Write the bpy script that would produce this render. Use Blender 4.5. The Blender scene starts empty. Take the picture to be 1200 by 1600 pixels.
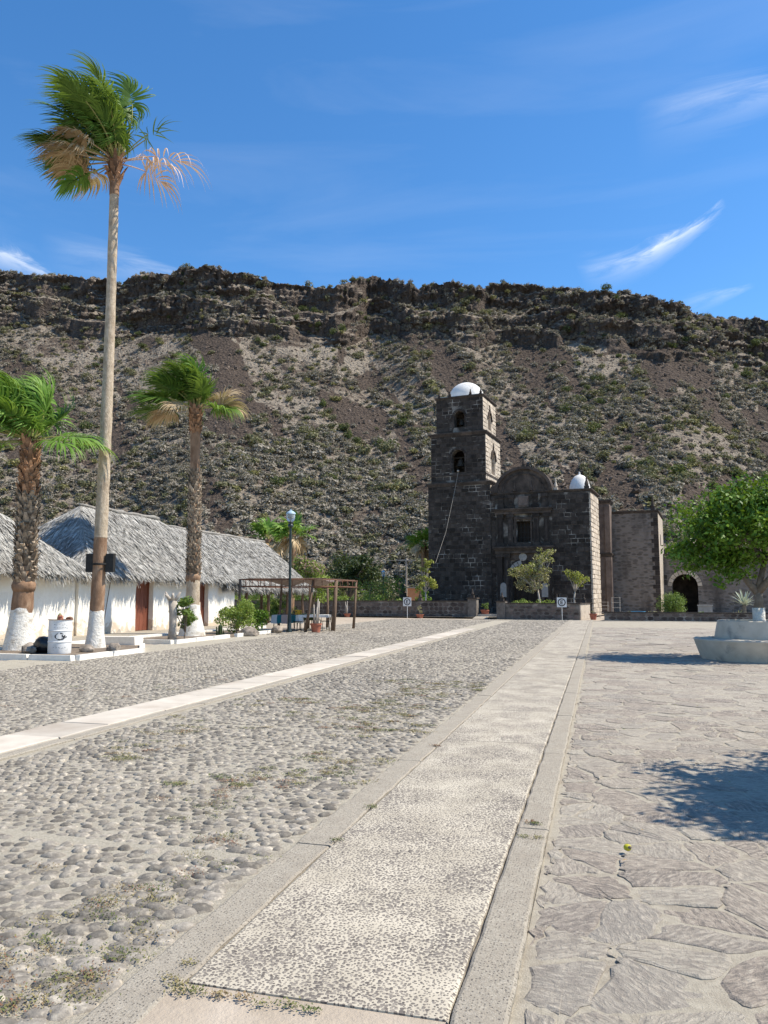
import bpy, bmesh, math, random
import numpy as np
from mathutils import Vector, Matrix

# ------------------------------------------------------------------ camera, sky, sun, exposure
sc = bpy.context.scene
COL = sc.collection
YAW = math.radians(15.5)
cam_d = bpy.data.cameras.new("camera")
cam_d.sensor_fit = 'VERTICAL'; cam_d.sensor_height = 36.0; cam_d.lens = 27.0
cam_d.clip_start = 0.05; cam_d.clip_end = 5000
cam = bpy.data.objects.new("camera", cam_d); COL.objects.link(cam)
cam.location = (0, 0, 1.6)
cam.rotation_euler = (math.radians(90) + math.atan(132 / 1200), 0, YAW)
sc.camera = cam

SUN_EL = math.radians(54); SUN_AZ = math.radians(15.5)       # azimuth measured from +X towards +Y
TO_SUN = Vector((math.cos(SUN_EL) * math.cos(SUN_AZ), math.cos(SUN_EL) * math.sin(SUN_AZ), math.sin(SUN_EL)))
sun_d = bpy.data.lights.new("sun", 'SUN'); sun_d.energy = 5.0; sun_d.angle = math.radians(0.5)
sun_d.color = (1.0, 0.925, 0.80)
sun = bpy.data.objects.new("sun", sun_d); COL.objects.link(sun)
sun.rotation_euler = TO_SUN.to_track_quat('Z', 'Y').to_euler()
sun.location = (30, 0, 60)

world = bpy.data.worlds.new("World"); sc.world = world; world.use_nodes = True
wn, wl = world.node_tree.nodes, world.node_tree.links
wn.clear()
def N(nt, typ, **kw):
    n = nt.nodes.new(typ)
    for k, v in kw.items():
        if k.startswith('i_'):
            n.inputs[int(k[2:])].default_value = v
        else:
            setattr(n, k, v)
    return n
def cdir(px, py):
    """unit world direction for a point of the sky"""
    u, v = (px - 600) / 1200, (800 - py) / 1200
    p = math.atan(132 / 1200); c, s = math.cos(p), math.sin(p)
    X, Y, Z = u, c - v * s, s + v * c
    return Vector((X * math.cos(YAW) - Y * math.sin(YAW), X * math.sin(YAW) + Y * math.cos(YAW), Z)).normalized()
def build_sky():
    nt = world.node_tree
    out = N(nt, 'ShaderNodeOutputWorld'); bg = N(nt, 'ShaderNodeBackground'); bg.inputs[1].default_value = 0.15
    sky = N(nt, 'ShaderNodeTexSky'); sky.sky_type = 'NISHITA'; sky.sun_disc = False
    sky.sun_elevation = SUN_EL; sky.sun_rotation = math.radians(90) - SUN_AZ
    sky.altitude = 400; sky.air_density = 1.0; sky.dust_density = 0.15; sky.ozone_density = 3.2
    hs = N(nt, 'ShaderNodeHueSaturation'); hs.inputs['Saturation'].default_value = 1.25; hs.inputs['Value'].default_value = 1.0
    nt.links.new(sky.outputs[0], hs.inputs['Color'])
    tc = N(nt, 'ShaderNodeTexCoord')
    def vm(op, a, b=None):
        n = N(nt, 'ShaderNodeVectorMath', operation=op)
        for i, q in enumerate((a, b)):
            if q is None: continue
            if hasattr(q, 'is_output'): nt.links.new(q, n.inputs[i])
            else: n.inputs[i].default_value = q
        return n.outputs['Value'] if op == 'DOT_PRODUCT' else n.outputs[0]
    def m(op, a, b=0.0, c=0.0, clamp=False):
        n = N(nt, 'ShaderNodeMath', operation=op); n.use_clamp = clamp
        for i, q in enumerate((a, b, c)):
            if hasattr(q, 'is_output'): nt.links.new(q, n.inputs[i])
            else: n.inputs[i].default_value = q
        return n.outputs[0]
    D = tc.outputs['Generated']
    def streak(p0, p1, width, strength, bow, scale=60, stretch=7, head=0.5):
        a, b = cdir(*p0), cdir(*p1); mid = (a + b).normalized()
        es = (b - a); L = es.length; es.normalize(); eq = mid.cross(es).normalized()
        s = m('DIVIDE', m('SUBTRACT', vm('DOT_PRODUCT', D, tuple(es)), es.dot(a)), L)      # 0..1 along
        q0 = vm('DOT_PRODUCT', D, tuple(eq))
        q = m('ADD', q0, m('MULTIPLY', m('MULTIPLY', s, m('SUBTRACT', 1.0, s)), bow))
        comb = N(nt, 'ShaderNodeCombineXYZ')
        nt.links.new(m('MULTIPLY', s, L * scale / stretch), comb.inputs[0]); nt.links.new(m('MULTIPLY', q, scale), comb.inputs[1])
        nz = N(nt, 'ShaderNodeTexNoise'); nz.inputs['Scale'].default_value = 1.0; nz.inputs['Detail'].default_value = 7; nz.inputs['Roughness'].default_value = 0.62
        nz.inputs['Distortion'].default_value = 0.6
        nt.links.new(comb.outputs[0], nz.inputs['Vector'])
        wq = m('ADD', q, m('MULTIPLY', m('SUBTRACT', nz.outputs[0], 0.5), width * 1.3))
        wid = m('MULTIPLY', m('SUBTRACT', 1.12, s), width)
        g = m('SUBTRACT', 1.0, m('DIVIDE', m('ABSOLUTE', wq), wid), clamp=True)
        g = m('POWER', g, 1.3)
        ends = m('MULTIPLY', m('MULTIPLY', s, 1 / head * 0.9, clamp=True), m('MULTIPLY', m('SUBTRACT', 1.0, s), 5.0, clamp=True), clamp=True)
        fr = N(nt, 'ShaderNodeMapRange'); fr.inputs[1].default_value = 0.3; fr.inputs[2].default_value = 0.72
        nt.links.new(nz.outputs[0], fr.inputs[0])
        front = m('GREATER_THAN', vm('DOT_PRODUCT', D, tuple(mid)), 0.5)
        return m('MULTIPLY', m('MULTIPLY', m('MULTIPLY', g, ends), m('MULTIPLY', fr.outputs[0], strength)), front)
    masks = [streak((905, 432), (1135, 318), 0.028, 0.8, -0.055, 75, 5, 0.45),
             streak((-140, 350), (110, 445), 0.035, 0.65, 0.0, 60, 4, 0.4),
             streak((1060, 485), (1180, 445), 0.018, 0.35, 0.0, 90, 6, 0.5),
             streak((990, 200), (1330, 120), 0.050, 0.40, 0.01, 40, 8, 0.5),
             streak((60, 395), (330, 440), 0.040, 0.35, 0.0, 45, 7, 0.5)]
    # faint veil of cirrus over the whole sky
    mp = N(nt, 'ShaderNodeMapping'); mp.inputs['Rotation'].default_value = (0.2, 0.35, 0.3); mp.inputs['Scale'].default_value = (1.2, 4.0, 9.0)
    nt.links.new(D, mp.inputs[0])
    nz = N(nt, 'ShaderNodeTexNoise'); nz.inputs['Scale'].default_value = 1.6; nz.inputs['Detail'].default_value = 8; nz.inputs['Roughness'].default_value = 0.55; nz.inputs['Distortion'].default_value = 0.5
    nt.links.new(mp.outputs[0], nz.inputs['Vector'])
    fr = N(nt, 'ShaderNodeMapRange'); fr.inputs[1].default_value = 0.5; fr.inputs[2].default_value = 0.95; fr.inputs[4].default_value = 0.10
    nt.links.new(nz.outputs[0], fr.inputs[0])
    tot = fr.outputs[0]
    for q in masks: tot = m('MAXIMUM', tot, q)
    tot = m('MINIMUM', tot, 0.95)
    mix = N(nt, 'ShaderNodeMix'); mix.data_type = 'RGBA'
    nt.links.new(tot, mix.inputs[0]); nt.links.new(hs.outputs[0], mix.inputs[6]); mix.inputs[7].default_value = (5.9, 6.1, 6.3, 1)
    nt.links.new(mix.outputs[2], bg.inputs[0]); nt.links.new(bg.outputs[0], out.inputs[0])
build_sky()
sc.view_settings.view_transform = 'Standard'; sc.view_settings.look = 'None'
sc.view_settings.exposure = 0.5; sc.view_settings.gamma = 1.0; sc.view_settings.use_curve_mapping = False
sc.cycles.max_bounces = 6; sc.cycles.transparent_max_bounces = 8

# ------------------------------------------------------------------ helpers
R = random.Random(11)
NR = np.random.RandomState(5)
CR = Vector((math.cos(YAW), math.sin(YAW), 0)); CF = Vector((-math.sin(YAW), math.cos(YAW), 0))

def tag(o, label=None, cat=None, group=None, kind=None):
    if label: o['label'] = label
    if cat: o['category'] = cat
    if group: o['group'] = group
    if kind: o['kind'] = kind
    return o
def empty(name, loc, label=None, cat=None, group=None, rz=0):
    o = bpy.data.objects.new(name, None); COL.objects.link(o); o.empty_display_size = 0.3
    o.location = loc; o.rotation_euler = (0, 0, rz)
    return tag(o, label, cat, group)
def link(name, me, parent=None, loc=None):
    o = bpy.data.objects.new(name, me); COL.objects.link(o)
    if parent: o.parent = parent
    if loc is not None: o.location = loc
    return o
def copy_tree(o, parent=None):
    c = o.copy(); COL.objects.link(c); c.parent = parent
    for ch in o.children: copy_tree(ch, c)
    return c

class MB:
    """collects shapes; build() links them as one mesh object"""
    def __init__(s): s.v = []; s.f = []; s.mi = []; s.a = []; s.cur = 0; s.val = None
    def add(s, vs, fs, val=None):
        b = len(s.v); s.v += [tuple(p) for p in vs]
        val = s.val if val is None else val
        for f in fs:
            s.f.append(tuple(i + b for i in f)); s.mi.append(s.cur); s.a.append(R.random() if val is None else val)
        return s
    def box(s, c, d, rz=0, taper=1.0, jit=0.0, val=None):
        x, y, z = d[0] / 2, d[1] / 2, d[2] / 2
        vs = []
        for k in (-1, 1):
            t = taper if k > 0 else 1
            for (i, j) in ((-1, -1), (1, -1), (1, 1), (-1, 1)):
                px, py, pz = i * x * t, j * y * t, k * z
                if jit: px += R.uniform(-jit, jit); py += R.uniform(-jit, jit); pz += R.uniform(-jit, jit)
                vs.append((c[0] + px * math.cos(rz) - py * math.sin(rz), c[1] + px * math.sin(rz) + py * math.cos(rz), c[2] + pz))
        return s.add(vs, [(3, 2, 1, 0), (4, 5, 6, 7), (0, 1, 5, 4), (1, 2, 6, 5), (2, 3, 7, 6), (3, 0, 4, 7)], val)
    def bb(s, x0, x1, y0, y1, z0, z1, **k):
        return s.box(((x0 + x1) / 2, (y0 + y1) / 2, (z0 + z1) / 2), (x1 - x0, y1 - y0, z1 - z0), **k)
    def tube(s, pts, rad, n=8, caps=True, val=None, squash=1.0):
        pts = [Vector(p) for p in pts]
        if not hasattr(rad, '__len__'): rad = [rad] * len(pts)
        vs, fs = [], []
        t0 = (pts[1] - pts[0]).normalized(); ref = Vector((0, 0, 1)) if abs(t0.z) < .9 else Vector((1, 0, 0))
        u = t0.cross(ref).normalized()
        for i, p in enumerate(pts):
            t = (pts[min(i + 1, len(pts) - 1)] - pts[max(i - 1, 0)]).normalized()
            u = (u - t * u.dot(t)).normalized(); w = t.cross(u)
            for k in range(n):
                a = 2 * math.pi * k / n
                vs.append(p + (u * math.cos(a) + w * math.sin(a) * squash) * rad[i])
        for i in range(len(pts) - 1):
            for k in range(n):
                fs.append((i * n + k, i * n + (k + 1) % n, (i + 1) * n + (k + 1) % n, (i + 1) * n + k))
        if caps: fs.append(tuple(range(n - 1, -1, -1))); fs.append(tuple((len(pts) - 1) * n + k for k in range(n)))
        return s.add(vs, fs, val)
    def lathe(s, prof, n=24, c=(0, 0, 0), val=None, cap=True, jit=0):
        vs, fs = [], []
        for (r, z) in prof:
            for k in range(n):
                a = 2 * math.pi * k / n; rr = r * (1 + (R.uniform(-jit, jit) if jit else 0))
                vs.append((c[0] + rr * math.cos(a), c[1] + rr * math.sin(a), c[2] + z))
        for i in range(len(prof) - 1):
            for k in range(n):
                fs.append((i * n + k, i * n + (k + 1) % n, (i + 1) * n + (k + 1) % n, (i + 1) * n + k))
        if cap: fs.append(tuple(range(n - 1, -1, -1))); fs.append(tuple((len(prof) - 1) * n + k for k in range(n)))
        return s.add(vs, fs, val)
    def prism_y(s, poly, y0, y1, val=None):
        """polygon in x,z extruded along y (front face at y0)"""
        n = len(poly); vs = [(p[0], y0, p[1]) for p in poly] + [(p[0], y1, p[1]) for p in poly]
        fs = [tuple(range(n)), tuple(range(2 * n - 1, n - 1, -1))] + [((i + 1) % n, i, n + i, n + (i + 1) % n) for i in range(n)]
        return s.add(vs, fs, val)
    def prism_x(s, poly, x0, x1, val=None):
        n = len(poly); vs = [(x0, p[0], p[1]) for p in poly] + [(x1, p[0], p[1]) for p in poly]
        fs = [tuple(range(n)), tuple(range(2 * n - 1, n - 1, -1))] + [((i + 1) % n, i, n + i, n + (i + 1) % n) for i in range(n)]
        return s.add(vs, fs, val)
    def prism_z(s, poly, z0, z1, val=None):
        n = len(poly); vs = [(p[0], p[1], z0) for p in poly] + [(p[0], p[1], z1) for p in poly]
        fs = [tuple(range(n - 1, -1, -1)), tuple(range(n, 2 * n))] + [(i, (i + 1) % n, n + (i + 1) % n, n + i) for i in range(n)]
        return s.add(vs, fs, val)
    def blob(s, c, r, sub=2, amp=0.15, seed=0, flat=None, val=None):
        bm = bmesh.new(); bmesh.ops.create_icosphere(bm, subdivisions=sub, radius=1)
        rr = random.Random(seed); ph = [rr.uniform(0, 6) for _ in range(9)]
        for v in bm.verts:
            p = v.co.copy()
            d = 1 + amp * (math.sin(2.3 * p.x + ph[0]) + math.sin(2.9 * p.y + ph[1]) + math.sin(2.6 * p.z + ph[2]) + .5 * math.sin(6 * p.x + 5 * p.y + ph[3]) + .5 * math.sin(7 * p.z - 4 * p.y + ph[4])) / 2
            v.co = Vector((p.x * r[0], p.y * r[1], p.z * r[2])) * d
            if flat is not None: v.co.z = max(v.co.z, flat)
        s.add([(v.co.x + c[0], v.co.y + c[1], v.co.z + c[2]) for v in bm.verts], [tuple(v.index for v in f.verts) for f in bm.faces], val)
        bm.free(); return s
    def build(s, name, mat, parent=None, loc=None, smooth=False, fixn=True, autosm=None):
        me = bpy.data.meshes.new(name); me.from_pydata(s.v, [], s.f)
        for m_ in (mat if isinstance(mat, (list, tuple)) else [mat]): me.materials.append(m_)
        if any(s.mi): me.polygons.foreach_set('material_index', s.mi)
        at = me.attributes.new('v', 'FLOAT', 'FACE'); at.data.foreach_set('value', s.a)
        if smooth: me.polygons.foreach_set('use_smooth', [True] * len(s.f))
        if fixn:
            bm = bmesh.new(); bm.from_mesh(me); bmesh.ops.recalc_face_normals(bm, faces=bm.faces); bm.to_mesh(me); bm.free()
        if smooth and autosm:
            me.set_sharp_from_angle(angle=math.radians(autosm))
        return link(name, me, parent, loc)

def np_mesh(name, V, F, mat, val=None, smooth=False):
    V = np.asarray(V, np.float32); F = np.asarray(F, np.int32); m, k = F.shape
    me = bpy.data.meshes.new(name)
    me.vertices.add(len(V)); me.vertices.foreach_set('co', V.ravel())
    me.loops.add(m * k); me.loops.foreach_set('vertex_index', F.ravel())
    me.polygons.add(m); me.polygons.foreach_set('loop_start', np.arange(0, m * k, k, dtype=np.int32))
    me.update(calc_edges=True)
    if smooth: me.polygons.foreach_set('use_smooth', np.ones(m, bool))
    if val is not None:
        at = me.attributes.new('v', 'FLOAT', 'FACE'); at.data.foreach_set('value', np.asarray(val, np.float32))
    for q in (mat if isinstance(mat, (list, tuple)) else [mat]): me.materials.append(q)
    me.validate()
    return me

# numpy value noise
_T = np.random.RandomState(77).rand(256, 256)
def vn(x, y):
    xi = np.floor(x).astype(int); yi = np.floor(y).astype(int); fx = x - xi; fy = y - yi
    fx = fx * fx * (3 - 2 * fx); fy = fy * fy * (3 - 2 * fy)
    g = lambda i, j: _T[(xi + i) & 255, (yi + j) & 255]
    return (g(0, 0) * (1 - fx) + g(1, 0) * fx) * (1 - fy) + (g(0, 1) * (1 - fx) + g(1, 1) * fx) * fy
def fbm(x, y, o=4, rough=.5):
    t = 0; a = 1; s = 0
    for i in range(o):
        t = t + a * vn(x * 2 ** i + 17.3 * i, y * 2 ** i + 9.1 * i); s += a; a *= rough
    return t / s
def in_view(x, y, margin=0.12, far=None):
    X = x * math.cos(YAW) + y * math.sin(YAW); Y = -x * math.sin(YAW) + y * math.cos(YAW)
    return (Y > 0.3) & (np.abs(X) < (0.5 + margin) * Y + 1.2)

# ------------------------------------------------------------------ materials
def mat_base(name):
    m = bpy.data.materials.new(name); m.use_nodes = True; nt = m.node_tree; nt.nodes.clear()
    out = N(nt, 'ShaderNodeOutputMaterial'); p = N(nt, 'ShaderNodeBsdfPrincipled')
    nt.links.new(p.outputs[0], out.inputs[0]); p.inputs['Specular IOR Level'].default_value = 0.25
    return m, nt, p, out
def C(c): return (c[0], c[1], c[2], 1)
def mixc(nt, fac, a, b, mode='MIX'):
    n = N(nt, 'ShaderNodeMix'); n.data_type = 'RGBA'; n.blend_type = mode
    for i, q in ((0, fac), (6, a), (7, b)):
        if hasattr(q, 'is_output'): nt.links.new(q, n.inputs[i])
        else: n.inputs[i].default_value = q if i == 0 else C(q)
    return n.outputs[2]
def coords(nt, stretch=None, kind='Object', obj_rand=False):
    tc = N(nt, 'ShaderNodeTexCoord'); v = tc.outputs['Object' if kind == 'World' else kind]
    if kind == 'World':
        v = N(nt, 'ShaderNodeNewGeometry').outputs['Position']
    if obj_rand:
        oi = N(nt, 'ShaderNodeObjectInfo'); ad = N(nt, 'ShaderNodeVectorMath', operation='MULTIPLY_ADD')
        cb = N(nt, 'ShaderNodeCombineXYZ')
        for i in range(3): nt.links.new(oi.outputs['Random'], cb.inputs[i])
        nt.links.new(cb.outputs[0], ad.inputs[0]); ad.inputs[1].default_value = (37, 53, 71); nt.links.new(v, ad.inputs[2]); v = ad.outputs[0]
    if stretch:
        mp = N(nt, 'ShaderNodeMapping'); mp.inputs['Scale'].default_value = stretch; nt.links.new(v, mp.inputs[0]); v = mp.outputs[0]
    return v
def noise(nt, v, scale, detail=5, rough=.55, dist=0):
    n = N(nt, 'ShaderNodeTexNoise'); n.inputs['Scale'].default_value = scale; n.inputs['Detail'].default_value = detail
    n.inputs['Roughness'].default_value = rough; n.inputs['Distortion'].default_value = dist
    nt.links.new(v, n.inputs['Vector']); return n.outputs[0]
def ramp(nt, f, lo, hi, a=0.0, b=1.0):
    n = N(nt, 'ShaderNodeMapRange'); nt.links.new(f, n.inputs[0])
    n.inputs[1].default_value = lo; n.inputs[2].default_value = hi; n.inputs[3].default_value = a; n.inputs[4].default_value = b
    return n.outputs[0]
def math_n(nt, op, a, b=0.0):
    n = N(nt, 'ShaderNodeMath', operation=op)
    for i, q in enumerate((a, b)):
        if hasattr(q, 'is_output'): nt.links.new(q, n.inputs[i])
        else: n.inputs[i].default_value = q
    return n.outputs[0]
def piece_rand(nt):
    at = N(nt, 'ShaderNodeAttribute'); at.attribute_name = 'v'
    oi = N(nt, 'ShaderNodeObjectInfo')
    return math_n(nt, 'FRACT', math_n(nt, 'ADD', at.outputs['Fac'], oi.outputs['Random']))
def bump(nt, p, h, strength, dist):
    b = N(nt, 'ShaderNodeBump'); b.inputs['Strength'].default_value = strength; b.inputs['Distance'].default_value = dist
    nt.links.new(h, b.inputs['Height']); nt.links.new(b.outputs[0], p.inputs['Normal']); return b
def surf(name, c1, c2, scale=4, rough=.85, bstr=.4, bdist=.02, bscale=None, stretch=None, c3=None, s3=.6, t3=(.52, .7), pv=0.0, kind='Object', detail=6, obj_rand=False, metallic=0, spec=.25):
    m, nt, p, out = mat_base(name); v = coords(nt, stretch, kind, obj_rand)
    f = noise(nt, v, scale, detail); col = mixc(nt, ramp(nt, f, .3, .7), c1, c2)
    if c3: col = mixc(nt, ramp(nt, noise(nt, v, s3, 6, .6, .4), *t3), col, c3)
    if pv:
        k = ramp(nt, piece_rand(nt), 0, 1, 1 - pv, 1 + pv)
        mm = N(nt, 'ShaderNodeVectorMath', operation='SCALE'); nt.links.new(col, mm.inputs[0]); nt.links.new(k, mm.inputs['Scale']); col = mm.outputs[0]
    nt.links.new(col, p.inputs['Base Color']); p.inputs['Roughness'].default_value = rough; p.inputs['Metallic'].default_value = metallic
    p.inputs['Specular IOR Level'].default_value = spec
    if bstr: bump(nt, p, noise(nt, v, bscale or scale * 3, 6, .65), bstr, bdist)
    return m
def leaf_mat(name, c1, c2, trans=.35, rough=.5, spec=.3):
    m, nt, p, out = mat_base(name)
    r = piece_rand(nt); col = mixc(nt, r, c1, c2)
    nt.links.new(col, p.inputs['Base Color']); p.inputs['Roughness'].default_value = rough; p.inputs['Specular IOR Level'].default_value = spec
    tr = N(nt, 'ShaderNodeBsdfTranslucent'); tc_ = mixc(nt, .35, col, (.25, .3, .02)); nt.links.new(tc_, tr.inputs[0])
    mx = N(nt, 'ShaderNodeMixShader'); mx.inputs[0].default_value = trans
    nt.links.new(p.outputs[0], mx.inputs[1]); nt.links.new(tr.outputs[0], mx.inputs[2]); nt.links.new(mx.outputs[0], out.inputs[0])
    return m
M = {}
M['mortar'] = surf('sandy_mortar', (.32, .285, .22), (.45, .405, .32), 45, .95, 1.0, .014, 75, c3=(.28, .24, .185), s3=4, kind='World')
M['cobble'] = surf('river_cobble', (.15, .133, .11), (.27, .24, .198), 30, .8, .8, .006, 110, pv=.40, kind='World', c3=(.38, .335, .265), s3=22, t3=(.50, .64))
M['mortar_flag'] = surf('flagstone_mortar', (.31, .272, .21), (.42, .375, .295), 22, .95, .8, .012, 110, c3=(.26, .22, .17), s3=2.6, kind='World')
M['dirt'] = surf('dry_dirt', (.34, .28, .21), (.45, .38, .3), 3, .95, .5, .03, 30, kind='World', c3=(.27, .22, .165), s3=.35)
M['far_dirt'] = surf('valley_dirt', (.22, .18, .14), (.34, .29, .23), .4, .95, .5, .1, 5, kind='World', c3=(.15, .13, .09), s3=.1)
M['concrete'] = surf('worn_concrete', (.29, .255, .205), (.43, .385, .315), 120, .9, .9, .006, 170, kind='World', c3=(.31, .275, .225), s3=7, t3=(.45, .7))
def concrete_mat():
    m, nt, p, out = mat_base('worn_kerb_concrete'); pos = coords(nt, None, 'World')
    col = mixc(nt, ramp(nt, noise(nt, pos, 90, 4, .7), .36, .64), (.27, .235, .185), (.43, .385, .31))
    col = mixc(nt, ramp(nt, noise(nt, pos, 5, 6, .65, .5), .42, .68, 0, .75), col, (.30, .26, .205))
    col = mixc(nt, ramp(nt, noise(nt, pos, 13, 5, .7, 1.0), .60, .72, 0, .7), col, (.48, .43, .35))
    vo = N(nt, 'ShaderNodeTexVoronoi'); vo.inputs['Scale'].default_value = 62; vo.voronoi_dimensions = '2D'; nt.links.new(pos, vo.inputs['Vector'])
    sp = N(nt, 'ShaderNodeSeparateColor'); nt.links.new(vo.outputs['Color'], sp.inputs[0])
    pit = math_n(nt, 'MULTIPLY', ramp(nt, vo.outputs['Distance'], .28, .16), ramp(nt, sp.outputs[0], .62, .66))
    col = mixc(nt, math_n(nt, 'MULTIPLY', pit, .8), col, (.15, .13, .11)); nt.links.new(col, p.inputs['Base Color']); p.inputs['Roughness'].default_value = .92
    h = math_n(nt, 'SUBTRACT', math_n(nt, 'ADD', noise(nt, pos, 110, 4, .7), math_n(nt, 'MULTIPLY', noise(nt, pos, 18, 5), 1.2)), math_n(nt, 'MULTIPLY', pit, .6)); bump(nt, p, h, .9, .008)
    return m
M['concrete'] = concrete_mat()
M['kerb_white'] = surf('white_painted_kerb', (.68, .64, .56), (.79, .75, .67), 8, .8, .4, .01, 40, c3=(.55, .5, .43), s3=3, t3=(.56, .75))
M['soil'] = surf('bed_soil', (.13, .10, .075), (.24, .19, .14), 6, .95, .6, .03, 25, kind='World')
def band_mat():
    return surf('pale_stone_band', (.44, .39, .32), (.54, .485, .405), 3, .85, .3, .004, 80, kind='World', c3=(.36, .295, .23), s3=.8, t3=(.5, .75), pv=.1)
M['band'] = band_mat()
def flag_mat():
    m, nt, p, out = mat_base('flagstone'); r = piece_rand(nt)
    pos = coords(nt, None, 'World')
    # bedding grain turned by a per-stone angle
    ang = math_n(nt, 'MULTIPLY', r, 3.1)
    vr = N(nt, 'ShaderNodeVectorRotate', rotation_type='Z_AXIS'); nt.links.new(pos, vr.inputs[0]); nt.links.new(ang, vr.inputs['Angle'])
    mp = N(nt, 'ShaderNodeMapping'); mp.inputs['Scale'].default_value = (14, 46, 20); nt.links.new(vr.outputs[0], mp.inputs[0])
    g = noise(nt, mp.outputs[0], 1.0, 6, .65, .5); fine = noise(nt, pos, 160, 4, .6)
    tone = mixc(nt, ramp(nt, noise(nt, pos, 2.3, 4), .35, .65), (.37, .32, .26), (.315, .265, .215))
    r2 = math_n(nt, 'FRACT', math_n(nt, 'MULTIPLY', r, 7.3)); r3 = math_n(nt, 'FRACT', math_n(nt, 'MULTIPLY', r, 23.7)); tint = mixc(nt, ramp(nt, r2, .2, .8), (.41, .37, .295), (.30, .25, .20)); tone = mixc(nt, .62, tone, tint); tone = mixc(nt, ramp(nt, r3, .6, 1, 0, .6), tone, (.245, .22, .19)); mott = noise(nt, pos, 7, 6, .65, .6); tone = mixc(nt, ramp(nt, mott, .52, .66, 0, .55), tone, (.20, .17, .145)); tone = mixc(nt, ramp(nt, mott, .46, .34, 0, .5), tone, (.46, .40, .32))
    col = mixc(nt, ramp(nt, g, .41, .52), mixc(nt, ramp(nt, r2, 0, 1, .25, .75), tone, (.155, .135, .115)), tone)
    col = mixc(nt, ramp(nt, g, .54, .68, 0, .8), col, (.49, .43, .345))
    pit = noise(nt, pos, 28, 5, .7, .8); col = mixc(nt, ramp(nt, pit, .60, .72, 0, .8), col, (.43, .38, .305)); col = mixc(nt, ramp(nt, pit, .36, .27, 0, .6), col, (.17, .15, .135))
    col = mixc(nt, ramp(nt, fine, .55, .75, 0, .45), col, (.17, .15, .135))
    nt.links.new(col, p.inputs['Base Color']); p.inputs['Roughness'].default_value = .85
    h = math_n(nt, 'ADD', math_n(nt, 'ADD', math_n(nt, 'MULTIPLY', g, 1.0), math_n(nt, 'MULTIPLY', pit, 1.0)), math_n(nt, 'MULTIPLY', fine, .35)); bump(nt, p, h, .9, .016)
    return m
M['flag'] = flag_mat()
def aggregate_mat():
    m, nt, p, out = mat_base('exposed_aggregate'); pos = coords(nt, None, 'World')
    dn = N(nt, 'ShaderNodeVectorMath', operation='MULTIPLY_ADD'); nz = N(nt, 'ShaderNodeTexNoise'); nz.inputs['Scale'].default_value = 45; nt.links.new(pos, nz.inputs['Vector'])
    nt.links.new(nz.outputs['Color'], dn.inputs[0]); dn.inputs[1].default_value = (.010, .010, .0); nt.links.new(pos, dn.inputs[2])
    vo = N(nt, 'ShaderNodeTexVoronoi'); vo.inputs['Scale'].default_value = 64; vo.voronoi_dimensions = '2D'; nt.links.new(dn.outputs[0], vo.inputs['Vector'])
    sep = N(nt, 'ShaderNodeSeparateColor'); nt.links.new(vo.outputs['Color'], sep.inputs[0])
    rad = ramp(nt, sep.outputs[0], 0, 1, .24, .61)
    patch = ramp(nt, noise(nt, pos, 2.2, 5, .6), .38, .66, .62, 1.18)
    rad = math_n(nt, 'MULTIPLY', rad, patch)
    peb = ramp(nt, math_n(nt, 'SUBTRACT', vo.outputs['Distance'], rad), -.05, .05, 1, 0)
    pc = mixc(nt, sep.outputs[1], (.10, .085, .075), (.27, .235, .195))
    mort = mixc(nt, ramp(nt, noise(nt, pos, 3.0, 6), .35, .68), (.42, .37, .285), (.55, .49, .385))
    mort = mixc(nt, ramp(nt, noise(nt, pos, 200, 3), .5, .7, 0, .35), mort, (.3, .27, .23))
    col = mixc(nt, peb, mort, pc); at = N(nt, 'ShaderNodeAttribute'); at.attribute_name = 'v'; mm = N(nt, 'ShaderNodeVectorMath', operation='SCALE'); nt.links.new(col, mm.inputs[0]); nt.links.new(ramp(nt, at.outputs['Fac'], 0, 1, .97, 1.08), mm.inputs['Scale'])
    nt.links.new(mm.outputs[0], p.inputs['Base Color']); p.inputs['Roughness'].default_value = .85
    h = math_n(nt, 'ADD', math_n(nt, 'MULTIPLY', peb, .6), math_n(nt, 'MULTIPLY', noise(nt, pos, 120, 3), .5)); bump(nt, p, h, .7, .005)
    return m
M['aggregate'] = aggregate_mat()
M['lime'] = None
def lime_mat():
    m, nt, p, out = mat_base('limewashed_adobe'); pos = coords(nt, None, 'World')
    col = mixc(nt, ramp(nt, noise(nt, pos, 1.3, 6, .6), .35, .7), (.80, .765, .69), (.74, .68, .575))
    sep = N(nt, 'ShaderNodeSeparateXYZ'); nt.links.new(pos, sep.inputs[0])
    low = ramp(nt, sep.outputs[2], .1, 1.1, .30, -.12)
    st = ramp(nt, math_n(nt, 'ADD', noise(nt, pos, 2.6, 7, .65, .6), low), .62, .72)
    col = mixc(nt, st, col, (.58, .48, .36))
    st2 = ramp(nt, math_n(nt, 'ADD', noise(nt, pos, 1.9, 6, .6, 1.0), math_n(nt, 'MULTIPLY', low, .8)), .76, .80)
    col = mixc(nt, st2, col, (.42, .37, .31))
    nt.links.new(col, p.inputs['Base Color']); p.inputs['Roughness'].default_value = .95
    h = math_n(nt, 'SUBTRACT', noise(nt, pos, 9, 7, .6), math_n(nt, 'MULTIPLY', st2, .35)); bump(nt, p, h, .5, .03)
    return m
M['lime'] = lime_mat()
M['thatch'] = surf('weathered_palm_thatch', (.26, .248, .225), (.40, .384, .348), 6, .95, .3, .02, 40, pv=.45, kind='World', c3=(.25, .23, .205), s3=.8, t3=(.52, .75))
M['thatch_core'] = surf('thatch_core', (.22, .205, .18), (.34, .315, .28), 5, .95, .8, .05, 30, kind='World')
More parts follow.
